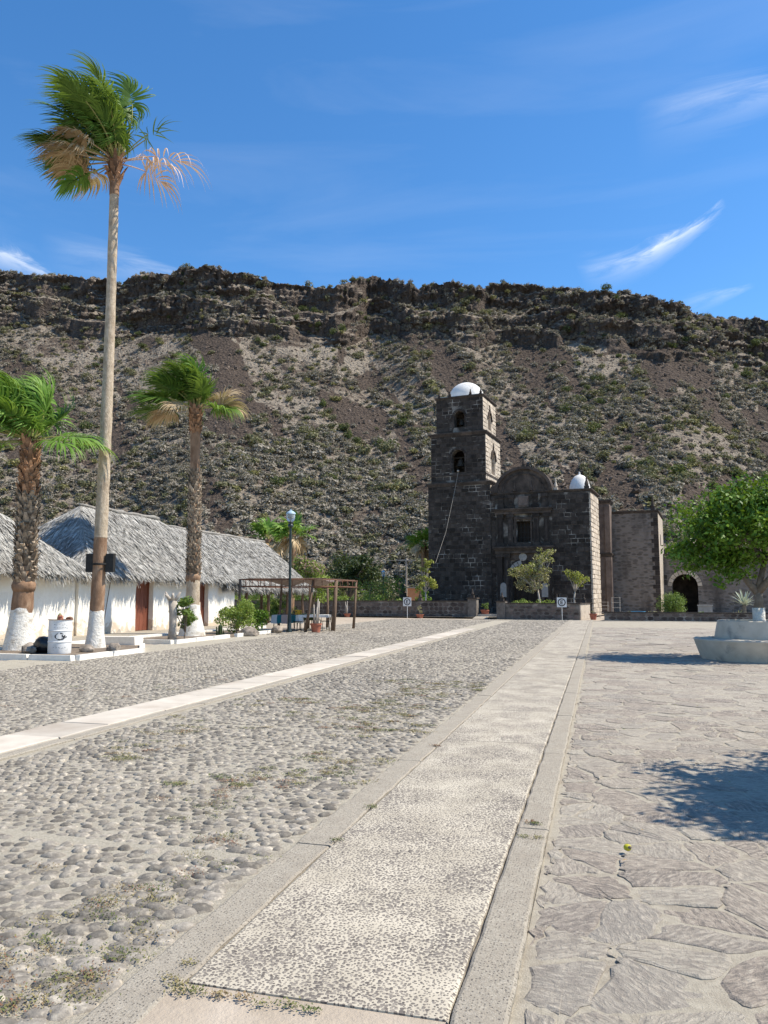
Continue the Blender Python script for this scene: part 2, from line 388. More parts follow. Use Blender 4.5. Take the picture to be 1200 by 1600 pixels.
M['door'] = surf('red_brown_door', (.15, .045, .025), (.24, .085, .05), 6, .6, .3, .006, 30, stretch=(4, 4, .5), pv=.15)
M['wood'] = surf('weathered_wood', (.10, .065, .045), (.20, .135, .09), 6, .85, .6, .01, 20, stretch=(3, 3, .5), pv=.2)
M['dark_wood'] = surf('dark_church_door', (.022, .016, .012), (.05, .036, .026), 5, .7, .4, .01, stretch=(4, 4, .5))
M['palm_bark'] = surf('smooth_palm_bark', (.34, .265, .18), (.56, .46, .34), 9, .9, 1.0, .03, 22, stretch=(1.3, 1.3, .8), c3=(.27, .20, .14), s3=2.2, t3=(.5, .72), kind='Object')
M['palm_bark_dark'] = surf('brown_palm_bark', (.15, .085, .05), (.33, .205, .125), 4, .9, .7, .02, 16, stretch=(1.5, 1.5, .7), c3=(.42, .3, .2), s3=1.4)
M['boot'] = surf('old_leaf_base', (.10, .068, .045), (.42, .33, .235), 9, .9, .4, .01, pv=.55)
M['boot_red'] = surf('fresh_leaf_base', (.17, .085, .045), (.38, .22, .125), 7, .85, .4, .01, pv=.5)
M['limed_bark'] = surf('limed_trunk', (.66, .62, .54), (.80, .76, .68), 9, .9, 1.0, .04, 16, c3=(.45, .39, .31), s3=3, t3=(.54, .68))
M['frond'] = leaf_mat('palm_frond', (.05, .11, .016), (.15, .25, .04), .30, .5, .2)
M['frond_young'] = leaf_mat('bright_palm_frond', (.09, .20, .022), (.22, .36, .07), .35, .5, .2)
M['frond_dead'] = leaf_mat('dry_palm_frond', (.34, .23, .12), (.55, .42, .26), .2, .7, .2)
M['frond_pale'] = leaf_mat('pale_dry_frond', (.55, .36, .26), (.70, .52, .40), .15, .7, .2)
M['petiole'] = surf('palm_petiole', (.22, .23, .07), (.34, .31, .12), 8, .7, .1, .004, spec=.1)
M['leaf_citrus'] = leaf_mat('citrus_leaf', (.028, .085, .006), (.17, .29, .025), .24, .5, .3)
M['leaf_dark'] = leaf_mat('dark_leaf', (.02, .04, .012), (.06, .085, .025), .2, .5)
M['leaf_mid'] = leaf_mat('mid_green_leaf', (.06, .115, .022), (.18, .26, .05), .32, .5)
M['leaf_light'] = leaf_mat('light_green_leaf', (.12, .20, .035), (.32, .40, .085), .38, .5)
M['leaf_yellow'] = leaf_mat('yellow_green_leaf', (.20, .24, .04), (.38, .38, .08), .35, .5)
M['leaf_tan'] = leaf_mat('pale_tan_leaf', (.22, .21, .10), (.40, .36, .20), .3, .6)
M['leaf_pink'] = leaf_mat('dry_pink_bract', (.30, .18, .15), (.45, .30, .26), .3, .6)
M['leaf_grey'] = leaf_mat('grey_green_leaf', (.30, .34, .27), (.48, .52, .42), .2, .6)
M['bark'] = surf('tree_bark', (.13, .105, .08), (.24, .20, .16), 8, .95, .7, .015, 30)
M['bark_pale'] = surf('pale_tree_bark', (.32, .28, .23), (.46, .41, .35), 8, .95, .6, .01, 30)
M['green_bark'] = surf('cactus_skin', (.22, .25, .14), (.34, .34, .22), 10, .8, .3, .01)
M['metal_dark'] = surf('dark_green_iron', (.012, .022, .02), (.022, .035, .03), 8, .45, .15, .003, spec=.5)
M['iron'] = surf('black_iron', (.015, .014, .013), (.03, .028, .026), 10, .5, .2, .003)
M['rust'] = surf('rusty_iron', (.11, .055, .035), (.20, .10, .06), 12, .85, .4, .004)
M['terra'] = surf('terracotta', (.30, .10, .06), (.42, .16, .10), 6, .85, .2, .004, c3=(.48, .30, .22), s3=3, t3=(.55, .8))
M['rock'] = surf('loose_rock', (.20, .165, .13), (.36, .30, .24), 5, .9, .7, .03, 14, pv=.3, obj_rand=True)
M['planter'] = surf('grey_planter_concrete', (.46, .40, .315), (.58, .515, .415), 3.5, .85, .3, .01, 30, c3=(.27, .25, .225), s3=2.4, t3=(.55, .72))
M['white'] = surf('old_white_paint', (.66, .65, .62), (.78, .77, .74), 6, .6, .15, .004, 30, c3=(.50, .47, .42), s3=4, t3=(.58, .75))
M['black_paint'] = surf('black_paint', (.02, .02, .022), (.05, .05, .05), 20, .6, 0)
M['plastic_black'] = surf('black_plastic', (.012, .012, .014), (.02, .02, .024), 8, .3, .4, .02, 12, spec=.5)
M['blue'] = surf('blue_plastic', (.04, .20, .34), (.06, .25, .40), 8, .4, 0, spec=.5)
M['yellow'] = surf('yellow_cloth', (.62, .38, .03), (.72, .48, .06), 12, .8, .1, .01)
M['cloth_shade'] = surf('faded_shade_cloth', (.22, .165, .14), (.34, .27, .235), 4, .95, .3, .02)

# ------------------------------------------------------------------ ground and paving
def sheet(name, x0, x1, y0, y1, z, mat, kind='structure', thick=None):
    b = MB()
    if thick: b.bb(x0, x1, y0, y1, z - thick, z)
    else: b.add([(x0, y0, z), (x1, y0, z), (x1, y1, z), (x0, y1, z)], [(0, 1, 2, 3)])
    return tag(b.build(name, mat), kind=kind)
sheet('ground', -2500, 2500, -2500, 2500, -0.06, M['far_dirt'])
plaza = sheet('plaza_ground', -90, 45, -12, 120, -0.03, M['dirt'])

# mortar bed with gentle swells under the cobbles
X_KL, X_SL, X_SR, X_KR = -1.93, -1.69, -0.585, -0.37
def gridbed(name, x0, x1, y0, y1, step, amp, mat, z=0.0):
    nx = int((x1 - x0) / step) + 1; ny = int((y1 - y0) / step) + 1
    xs, ys = np.meshgrid(np.linspace(x0, x1, nx), np.linspace(y0, y1, ny))
    zs = z + amp * (fbm(xs * .9 + 31, ys * .9 + 11, 4) - .5) * 2
    V = np.stack([xs, ys, zs], -1).reshape(-1, 3)
    i = np.arange(nx * ny).reshape(ny, nx)
    F = np.stack([i[:-1, :-1], i[:-1, 1:], i[1:, 1:], i[1:, :-1]], -1).reshape(-1, 4)
    o = link(name, np_mesh(name, V, F, mat, smooth=True)); return tag(o, kind='structure')
BEDAMP = .012
def bed_z(x, y): return BEDAMP * (fbm(x * .9 + 31, y * .9 + 11, 4) - .5) * 2
cob = gridbed('cobbled_paving', -14.4, X_KL, -1, 54, .22, BEDAMP, M['mortar'])
flg = gridbed('flagstone_paving', X_KR, 20, -1, 52, .22, BEDAMP, M['mortar_flag'])

def dome_verts(n, rings):
    """unit stone: list of (x,y,z) rings then top vertex"""
    V = []
    for (r, z) in rings:
        for k in range(n):
            a = 2 * math.pi * k / n; V.append((r * math.cos(a), r * math.sin(a), z))
    V.append((0, 0, 1)); F = []
    for i in range(len(rings) - 1):
        for k in range(n): F.append((i * n + k, i * n + (k + 1) % n, (i + 1) * n + (k + 1) % n, (i + 1) * n + k))
    t = (len(rings) - 1) * n; top = len(V) - 1
    for k in range(n): F.append((t + k, t + (k + 1) % n, top, top))
    return np.array(V), F
def build_cobbles():
    pts = []
    def rows(x0, x1, y0, y1, sp):
        ny = int((y1 - y0) / (sp * .86)); nx = int((x1 - x0) / sp)
        j, i = np.meshgrid(np.arange(ny), np.arange(nx), indexing='ij')
        x = x0 + (i + .5 + .5 * (j % 2)) * sp + NR.uniform(-.3, .3, i.shape) * sp
        y = y0 + (j + .5) * sp * .86 + NR.uniform(-.28, .28, i.shape) * sp
        ok = in_view(x, y, .10) & (x > x0 + .04) & (x < x1 - .05)
        return np.stack([x[ok], y[ok], np.full(ok.sum(), sp)], 1)
    for (y0, y1, sp) in ((2.0, 4.6, .108), (4.6, 9, .095), (9, 18, .100), (18, 30, .125), (30, 54, .19)):
        pts.append(rows(-5.62, X_KL, y0, y1, sp)); pts.append(rows(-12.6 if y1 < 31 else -14.2, -6.62, y0, y1, sp))
    P = np.concatenate(pts)
    d = np.hypot(P[:, 0], P[:, 1]); P = P[np.argsort(d)]; d = np.sort(d)
    keep = NR.rand(len(P)) > .01 + .04 * (fbm(P[:, 0] * 1.1 + 3, P[:, 1] * 1.1 + 8, 3) > .6)
    P = P[keep]; d = d[keep]; n = len(P)
    ang = NR.normal(.25, .45, n); near = 1 + .10 * (d < 4.8); lx = near * P[:, 2] * NR.uniform(.45, .64, n); ly = near * P[:, 2] * NR.uniform(.36, .49, n)
    big = NR.rand(n) < .05; lx[big] *= 1.3; ly[big] *= 1.3; edge = (P[:, 0] > -2.35) & (NR.rand(n) < .5); lx[edge] *= 1.18; ly[edge] *= 1.25
    bur = ramp_np(fbm(P[:, 0] * .7 + 60, P[:, 1] * .7 + 20, 3), .35, .65)
    hz = .006 + .017 * NR.rand(n) * (1.15 - .70 * bur) + .008 * (d < 4.5); zb = bed_z(P[:, 0], P[:, 1]) - .012
    # nearest 300 single stones, sharing six meshes
    var = []
    for k in range(6):
        V, F = dome_verts(9, ((1, 0), (.93, .45), (.66, .83), (.33, .96)))
        th = np.arctan2(V[:, 1], V[:, 0]); wob = 1 + .09 * np.sin(2 * th + k) + .07 * np.sin(3 * th + 2.3 * k) + .04 * np.sin(5 * th + k * k)
        V = V * np.stack([wob, wob, np.ones_like(wob)], 1); V[:, 2] += .10 * np.sin(V[:, 0] * 2 + k) * V[:, 2]
        me = bpy.data.meshes.new('cobble'); me.from_pydata(V.tolist(), [], [f if f[2] != f[3] else f[:3] for f in F]); me.materials.append(M['cobble'])
        me.polygons.foreach_set('use_smooth', [True] * len(me.polygons)); var.append(me)
    for q in range(300):
        o = link('cobble', var[R.randrange(6)], cob, (P[q, 0], P[q, 1], zb[q])); o.rotation_euler = (R.uniform(-.12, .12), R.uniform(-.12, .12), ang[q])
        o.scale = (lx[q], ly[q], hz[q] + .012)
    # the rest joined
    def joined(sel, nseg, rings):
        V, F = dome_verts(nseg, rings); F = np.array(F); k = len(V); m = len(sel)
        ca, sa = np.cos(ang[sel])[:, None], np.sin(ang[sel])[:, None]
        th = np.arctan2(V[:, 1], V[:, 0])[None]; ph = NR.rand(m, 1) * 6
        w = 1 + .10 * np.sin(2 * th + ph) + .08 * np.sin(3 * th + 2 * ph)
        x = V[None, :, 0] * w * lx[sel][:, None]; y = V[None, :, 1] * w * ly[sel][:, None]
        VX = x * ca - y * sa + P[sel, 0][:, None]; VY = x * sa + y * ca + P[sel, 1][:, None]
        tilt = NR.normal(0, .08, (m, 2))
        VZ = V[None, :, 2] * (hz[sel] + .012)[:, None] * (1 + tilt[:, :1] * V[None, :, 0] + tilt[:, 1:] * V[None, :, 1]) + zb[sel][:, None]
        VV = np.stack([VX, VY, VZ], -1).reshape(-1, 3)
        FF = (F[None] + (np.arange(m) * k)[:, None, None]).reshape(-1, 4)
        val = np.repeat(NR.rand(m), len(F))
        return VV, FF, val
    idx = np.arange(300, n); A = joined(idx[d[300:] < 16], 8, ((1, 0), (.90, .55), (.52, .93))); B = joined(idx[d[300:] >= 16], 6, ((1, 0), (.62, .88)))
    VV = np.concatenate([A[0], B[0]]); FF = np.concatenate([A[1], B[1] + len(A[0])]); val = np.concatenate([A[2], B[2]])
    # degenerate quads -> keep tri by splitting
    tri = FF[:, 2] == FF[:, 3]
    T = np.concatenate([FF[tri][:, :3], FF[~tri][:, [0, 1, 2]], FF[~tri][:, [0, 2, 3]]]); vt = np.concatenate([val[tri], val[~tri], val[~tri]])
    o = link('small_cobbles', np_mesh('small_cobbles', VV, T, M['cobble'], vt, True), cob); tag(o, kind='stuff')
    return P
def ramp_np(x, a, b): return np.clip((x - a) / (b - a), 0, 1)
COBBLES = build_cobbles()

def clip_poly(poly, px, py, nx, ny):
    out = []; n = len(poly)
    for i in range(n):
        a, b = poly[i], poly[(i + 1) % n]
        da = (a[0] - px) * nx + (a[1] - py) * ny; db = (b[0] - px) * nx + (b[1] - py) * ny
        if da <= 0: out.append(a)
        if (da < 0 < db) or (db < 0 < da):
            t = da / (da - db); out.append((a[0] + (b[0] - a[0]) * t, a[1] + (b[1] - a[1]) * t))
    return out
def build_flags():
    rr = random.Random(4); cells = []
    for (y0, y1, sp) in ((1.6, 12, .30), (12, 24, .40), (24, 42, .66)):
        x0, x1 = X_KR + .02, 17.0; sx = sp * 1.25; sy = sp * .86
        nx = int((x1 - x0) / sx); ny = int((y1 - y0) / sy); pt = {}
        for i in range(-1, nx + 2):
            for j in range(-1, ny + 2):
                pt[i, j] = (x0 + (i + .5 + .5 * (j % 2) + rr.uniform(-.46, .46)) * sx, y0 + (j + .5 + rr.uniform(-.46, .46)) * sy)
        drop = {k for k in pt if rr.random() < .12}
        for i in range(-1, nx + 1):
            for j in range(0, ny + 1):
                if (i, j) in drop: continue
                x, y = pt[i, j]
                if not bool(in_view(np.array(x), np.array(y), .12)) or x < x0 - sx: continue
                poly = [(x - sx * 2, y - sy * 2), (x + sx * 2, y - sy * 2), (x + sx * 2, y + sy * 2), (x - sx * 2, y + sy * 2)]
                for di in (-2, -1, 0, 1, 2):
                    for dj in (-2, -1, 0, 1, 2):
                        k = (i + di, j + dj)
                        if (di or dj) and k in pt and k not in drop:
                            q = pt[k]; poly = clip_poly(poly, (x + q[0]) / 2, (y + q[1]) / 2, q[0] - x, q[1] - y)
                            if len(poly) < 3: break
                    if len(poly) < 3: break
                poly = clip_poly(poly, x0 + .012, 0, -1, 0) if len(poly) > 2 else poly
                poly = clip_poly(poly, 0, y0, 0, -1) if len(poly) > 2 else poly
                poly = clip_poly(poly, 0, y1, 0, 1) if len(poly) > 2 else poly
                if len(poly) < 3: continue
                cells.append((math.hypot(x, y), x, y, poly, sp))
    cells.sort(key=lambda c: c[0]); rest = MB(); cnt = 0
    for (d, x, y, poly, sp) in cells:
        # dedupe short edges, round corners, inset by a ragged joint
        cx = sum(p[0] for p in poly) / len(poly); cy = sum(p[1] for p in poly) / len(poly)
        gap = rr.choice((.004, .006, .010, .022)) * (1 if d < 12 else 1.2); P = []
        n = len(poly)
        for a in range(n):
            p, q = poly[a], poly[(a + 1) % n]; L = math.hypot(q[0] - p[0], q[1] - p[1])
            if L < .05: P.append(((p[0] + q[0]) / 2, (p[1] + q[1]) / 2)); continue
            ts = (.12, .35, .65, .88) if d < 9 else (.2, .8)
            for t in ts: P.append((p[0] + (q[0] - p[0]) * t + rr.gauss(0, .013), p[1] + (q[1] - p[1]) * t + rr.gauss(0, .013)))
        Q = []
        for p in P:
            L = math.hypot(p[0] - cx, p[1] - cy); k = max(.2, 1 - gap / max(L, .05)); Q.append((cx + (p[0] - cx) * k, cy + (p[1] - cy) * k))
        if len(Q) < 3: continue
        n = len(Q); zb = float(bed_z(np.array(cx), np.array(cy))); h = rr.uniform(.001, .006) + .002; tx, ty = rr.gauss(0, .014), rr.gauss(0, .014)
        zf = lambda px, py: zb + max(h + (px - cx) * tx + (py - cy) * ty, .002)
        vs = [(p[0], p[1], zb - .03) for p in Q] + [(p[0], p[1], zf(*p) - .003 - rr.random() * .004) for p in Q] + [(cx + (p[0] - cx) * .90, cy + (p[1] - cy) * .90, zf(*p) + rr.uniform(-.002, .003)) for p in Q] + [(cx, cy, zf(cx, cy) + rr.uniform(-.002, .004))]
        fs = [(i, (i + 1) % n, n + (i + 1) % n, n + i) for i in range(n)] + [(n + i, n + (i + 1) % n, 2 * n + (i + 1) % n, 2 * n + i) for i in range(n)] + [(2 * n + i, 2 * n + (i + 1) % n, 3 * n) for i in range(n)]
        if cnt < 300:
            me = bpy.data.meshes.new('flagstone'); me.from_pydata([(v[0] - cx, v[1] - cy, v[2]) for v in vs], [], fs); me.materials.append(M['flag'])
            link('flagstone', me, flg, (cx, cy, 0)); cnt += 1
        else: rest.add(vs, fs, rr.random())
    tag(rest.build('small_flagstones', M['flag'], flg, fixn=False), kind='stuff')
build_flags()

# central walkway: aggregate slabs between two concrete kerb strips
walk = sheet('walkway', X_KL, X_KR, -1, 54, -0.004, M['concrete'])
def ragged_strip(name, x0, x1, y0, y1, z0, z1, mat, parent, rag=.006, step=.12, smooth=False, skew=0.0):
    """long slab with slightly ragged edges and worn top"""
    n = max(2, int((y1 - y0) / step)); b = MB(); vs = []
    for i in range(n + 1):
        y = y0 + (y1 - y0) * i / n; e = .004 if i in (0, n) else 0
        a, c = x0 + R.uniform(-rag, rag), x1 + R.uniform(-rag, rag); t = z1 + R.uniform(-.0015, .0015) - e
        y = y if i else y + R.uniform(-.015, .015); k_ = skew if i == 0 else 0
        vs += [(a, y, z0), (a, y, t - .008), (a + .014, y, t), ((a + c) / 2, y - k_ * .5, t + R.uniform(-.002, .002)), (c - .014, y - k_, t), (c, y - k_, t - .008), (c, y - k_, z0)]
    fs = [(i * 7 + k, i * 7 + k + 1, (i + 1) * 7 + k + 1, (i + 1) * 7 + k) for i in range(n) for k in range(6)] + [tuple(range(6, -1, -1)), tuple(n * 7 + k for k in range(7))]
    b.add(vs, fs, R.random()); return b.build(name, mat, parent)
yy = 3.0; ragged_strip('slab', X_SL + .05, X_SR - .006, 0.9, 2.62, -.05, .022, M['aggregate'], walk, .012)
sheet('joint_soil', X_SL - .03, X_SR - .01, 2.60, 3.02, .018, M['dirt'])
for L in [5.62, 2.4, 2.3] + [2.35] * 22:
    if yy > 52: break
    ragged_strip('slab', X_SL + .006, X_SR - .006, yy, yy + L - .004, -.05, .029 + R.uniform(-.0015, .0015), M['aggregate'], walk, .004, skew=.2 if yy < 3 else 0); yy += L
yy = -.5
while yy < 52:
    L = R.uniform(2.2, 3.4)
    ragged_strip('kerb_strip', X_KL + .004, X_SL - .006, yy, yy + L - .008, -.05, .025 + R.uniform(-.002, .002), M['concrete'], walk, .010)
    ragged_strip('kerb_strip', X_SR + .006, X_KR - .004, yy + .7, yy + .7 + L - .008, -.05, .026 + R.uniform(-.003, .003), M['concrete'], walk, .007); yy += L
# pale stone band through the cobbles
band = sheet('stone_band', -6.56, -5.68, 2, 38.2, -0.016, M['concrete'])
yy = 2.2
while yy < 38:
    L = R.uniform(.9, 1.7)
    ragged_strip('band_slab', -6.55, -5.86, yy, min(yy + L - .012, 38.1), -.05, .036 + R.uniform(-.004, .004), M['band'], band, .008, .2); yy += L
yy = 2.0
while yy < 38:
    L = R.uniform(2.4, 3.2)
    ragged_strip('edge_slab', -5.85, -5.69, yy, min(yy + L - .01, 38.1), -.05, .022 + R.uniform(-.003, .003), M['concrete'], band, .006, .3); yy += L
# cross band where the plaza meets the church front
cross = sheet('cross_band', -14.2, 20, 52.02, 53.2, .008, M['concrete'], thick=.06)

# weeds in the joints
def build_weeds():
    n = 5200; V = []; F = []; val = []
    cand = []
    while len(cand) < 430:
        x, y = R.uniform(-5.5, -1.98), 2.6 + 12 * R.random() ** 1.6
        w = float(fbm(np.array(x * 1.3 + 5), np.array(y * 1.0 + 2), 3)); e = math.exp(-((x + 2.7) / 1.0) ** 2)
        if w + .28 * e > .66 and R.random() < .8: cand.append((x, y, .10))
    for _ in range(46): cand.append((R.uniform(-12, -6.8), R.uniform(9, 26), .16))
    for (x, y) in ((-1.70, 2.98), (-1.66, 2.93), (-1.6, 2.95), (-1.5, 2.95), (-1.4, 2.95), (-1.3, 2.93), (-1.2, 2.95), (-1.1, 2.94), (-1.76, 3.02), (-1.68, 4.9), (-1.69, 5.7), (-1.68, 5.75), (-.47, 5.62), (-.43, 5.3), (-.5, 5.65), (-.52, 5.3), (-1.7, 8.2), (-1.75, 3.15)): cand += [(x, y, .045)]
    for (x, y, s) in cand:
        tone = R.choice((.1, .3, .3, .5, .5, .7, .9))
        for _ in range(R.randrange(40, 90)):
            px, py = x + R.gauss(0, s * .55), y + R.gauss(0, s * .38); a = R.uniform(0, 6.28); l = R.uniform(.006, .014) * (1 if y < 6 else 1.5); h = R.uniform(.001, .010)
            zb = .016 + float(bed_z(np.array(px), np.array(py))) + (.014 if px > -1.95 else 0); dx, dy = math.cos(a), math.sin(a); b = len(V); w = l * .38
            V += [(px, py, zb), (px + dx * l * .5 - dy * w, py + dy * l * .5 + dx * w, zb + h * .8), (px + dx * l, py + dy * l, zb + h), (px + dx * l * .5 + dy * w, py + dy * l * .5 - dx * w, zb + h * .8)]
            F.append((b, b + 1, b + 2, b + 3)); val.append(min(1, max(0, tone + R.uniform(-.15, .15))))
    m, nt, p, out = mat_base('joint_weed'); at = N(nt, 'ShaderNodeAttribute'); at.attribute_name = 'v'
    cr = N(nt, 'ShaderNodeValToRGB'); e = cr.color_ramp.elements; e[0].position = 0; e[0].color = (.07, .10, .03, 1); e[1].position = 1; e[1].color = (.22, .10, .06, 1)
    for pos, c in ((.35, (.16, .16, .06, 1)), (.6, (.26, .21, .10, 1)), (.8, (.20, .14, .08, 1))): q = e.new(pos); q.color = c
    nt.links.new(at.outputs['Fac'], cr.inputs[0]); nt.links.new(cr.outputs[0], p.inputs['Base Color']); p.inputs['Roughness'].default_value = .8
    tag(link('joint_weeds', np_mesh('joint_weeds', V, F, m, val)), 'low dry green and rusty weeds growing in the paving joints', 'weeds', kind='stuff')
build_weeds()

# ------------------------------------------------------------------ foliage helpers
def leafcloud(blobs, n, size, seed, asp=.5, shell=.55, up=.35):
    """n diamond leaves spread over ellipsoid blobs [(centre, radii)]"""
    rs = np.random.RandomState(seed); c = np.array([b[0] for b in blobs], float); r = np.array([b[1] for b in blobs], float)
    w = (r.prod(1)) ** .67; k = rs.choice(len(blobs), n, p=w / w.sum())
    d = rs.normal(size=(n, 3)); d /= np.linalg.norm(d, axis=1)[:, None]
    rad = shell + (1 - shell) * rs.rand(n) ** .7; rad *= 1 + rs.normal(0, .10, n)
    P = c[k] + d * r[k] * rad[:, None]
    nn = d * .7 + rs.normal(0, .6, (n, 3)) + np.array([0, 0, up]); nn /= np.linalg.norm(nn, axis=1)[:, None]
    t = np.cross(nn, rs.normal(size=(n, 3))); t /= np.linalg.norm(t, axis=1)[:, None]; b = np.cross(nn, t)
    s = (size * rs.uniform(.6, 1.35, n))[:, None]
    V = np.stack([P - t * s * .5, P + b * s * asp * .5 + nn * s * .06, P + t * s * .5, P - b * s * asp * .5 + nn * s * .06], 1).reshape(-1, 3)
    F = np.arange(4 * n).reshape(n, 4)
    return V, F, np.clip(rs.rand(n) * .75 + .25 * rs.rand(len(blobs))[k], 0, 1)
def crown_blobs(c, rad, n, seed, size=(.28, .45), lower=-.5):
    """clumps spread over a crown ellipsoid, uneven outline"""
    rr = random.Random(seed); out = []
    while len(out) < n:
        d = Vector((rr.gauss(0, 1), rr.gauss(0, 1), rr.gauss(0, 1))).normalized()
        if d.z < lower: continue
        q = rr.uniform(.45, .92) if rr.random() < .8 else rr.uniform(.1, .5)
        s = rr.uniform(*size); m_ = min(rad)
        out.append(((c[0] + d.x * rad[0] * q, c[1] + d.y * rad[1] * q, c[2] + d.z * rad[2] * q), (m_ * s * 1.15, m_ * s * 1.15, m_ * s * .85)))
    return out
def crown_part(parent, blobs, n, size, mat, seed, name='crown', **k):
    V, F, val = leafcloud(blobs, n, size, seed, **k)
    return link(name, np_mesh(name, V, F, mat, val), parent)
def limbs(parent, base, fork, blobs, r0, mat, seed, nlimb=8, name='trunk', extra=None):
    rr = random.Random(seed); b = MB(); base = Vector(base); fork = Vector(fork)
    mid = base.lerp(fork, .5) + Vector((rr.uniform(-.06, .06), rr.uniform(-.06, .06), 0))
    b.tube([base, base.lerp(mid, .35), mid, fork], [r0 * 1.25, r0 * 1.02, r0 * .9, r0 * .8], 8)
    pick = rr.sample(blobs, min(nlimb, len(blobs)))
    for q in pick:
        e = Vector(q[0]); m_ = fork.lerp(e, .5) + Vector((rr.uniform(-.1, .1), rr.uniform(-.1, .1), rr.uniform(-.05, .12))) * (e - fork).length * .5
        b.tube([fork - (fork - base) * .04, fork.lerp(m_, .5), m_, e], [r0 * .55, r0 * .45, r0 * .32, r0 * .12], 6)
        for _ in range(2):
            e2 = e + Vector((rr.uniform(-1, 1), rr.uniform(-1, 1), rr.uniform(-.4, .8))) * q[1][0]
            b.tube([m_, m_.lerp(e2, .5) + Vector((0, 0, .03)), e2], [r0 * .26, r0 * .18, r0 * .06], 5)
    return b.build(name, mat, parent, smooth=True)
def tree(name, label, cat, loc, fork, crown, nblob, nleaf, lsize, mat, bark, r0, seed, group=None, bsize=(.28, .45), nlimb=8, lower=-.5, asp=.5, mat2=None):
    o = empty(name, loc, label, cat, group)
    blobs = []
    for (c, r) in crown: blobs += crown_blobs(c, r, nblob, seed + len(blobs), bsize, lower)
    limbs(o, (0, 0, -.05), fork, blobs, r0, bark, seed, nlimb)
    crown_part(o, blobs, nleaf, lsize, mat, seed, asp=asp)
    if mat2:
        rr = random.Random(seed); sub = [q for q in blobs if q[0][2] > np.median([z[0][2] for z in blobs])]
        crown_part(o, [(q[0], tuple(v * 1.08 for v in q[1])) for q in sub], nleaf // 4, lsize, mat2, seed + 9, name='outer_leaves', asp=asp)
    return o

# ------------------------------------------------------------------ hill
def hill_mat():
    m, nt, p, out = mat_base('basalt_hillside'); pos = coords(nt, None, 'World')
    geo = N(nt, 'ShaderNodeNewGeometry'); sp = N(nt, 'ShaderNodeSeparateXYZ'); nt.links.new(geo.outputs['Normal'], sp.inputs[0])
    steep = ramp(nt, sp.outputs[2], .72, .50)
    big = noise(nt, pos, .035, 5, .6, .5); med = noise(nt, pos, .22, 6, .65); fine = noise(nt, pos, 1.1, 6, .7)
    vo = N(nt, 'ShaderNodeTexVoronoi'); vo.inputs['Scale'].default_value = 1.1; nt.links.new(pos, vo.inputs['Vector'])
    soil = mixc(nt, ramp(nt, fine, .35, .65), (.19, .155, .118), (.34, .285, .22))
    soil = mixc(nt, ramp(nt, big, .40, .62), soil, (.30, .255, .20))
    scree = mixc(nt, ramp(nt, vo.outputs['Distance'], .1, .6), (.14, .108, .083), (.08, .061, .048))
    sa = N(nt, 'ShaderNodeAttribute'); sa.attribute_name = 'scree'; f = ramp(nt, math_n(nt, 'SUBTRACT', math_n(nt, 'ADD', math_n(nt, 'MULTIPLY', med, .5), math_n(nt, 'MULTIPLY', big, .5)), math_n(nt, 'MULTIPLY', sa.outputs['Fac'], .5)), .42, .50)
    tal = mixc(nt, f, scree, soil)
    st = N(nt, 'ShaderNodeMapping'); st.inputs['Scale'].default_value = (.5, .5, .10); nt.links.new(pos, st.inputs[0])
    cl = noise(nt, st.outputs[0], 1.0, 7, .7, .4)
    cliff = mixc(nt, ramp(nt, cl, .35, .65), (.05, .04, .034), (.14, .11, .088))
    cliff = mixc(nt, ramp(nt, noise(nt, pos, .3, 5), .58, .75), cliff, (.19, .14, .10))
    col = mixc(nt, steep, tal, cliff); nt.links.new(col, p.inputs['Base Color']); p.inputs['Roughness'].default_value = .95; p.inputs['Specular IOR Level'].default_value = .1
    h = math_n(nt, 'ADD', math_n(nt, 'MULTIPLY', fine, 1.0), math_n(nt, 'MULTIPLY', vo.outputs['Distance'], .8)); bump(nt, p, math_n(nt, 'ADD', h, math_n(nt, 'MULTIPLY', cl, 1.5)), 1.0, .9)
    return m
RIDGE = [(-600, 400), (-300, 415), (-100, 420), (0, 418), (60, 424), (150, 428), (185, 437), (200, 432), (225, 421), (262, 424), (290, 410), (340, 414), (400, 428), (480, 440), (520, 443), (545, 431), (590, 428), (640, 440), (655, 446), (690, 436), (740, 440), (800, 441), (860, 446), (930, 448), (990, 452), (1030, 462), (1070, 470), (1090, 488), (1140, 491), (1200, 496), (1400, 500), (1800, 520)]
def scree_at(u, i):
    """tongues of bare dark scree running down the slope"""
    w = u * 17 + .012 * i + .8 * fbm(u * 9, i * .02, 3)
    return np.clip((fbm(w + 5, i * .010 + 3, 4, .55) - .535) / .05, 0, 1) * np.clip((330 - i) / 40, 0, 1)
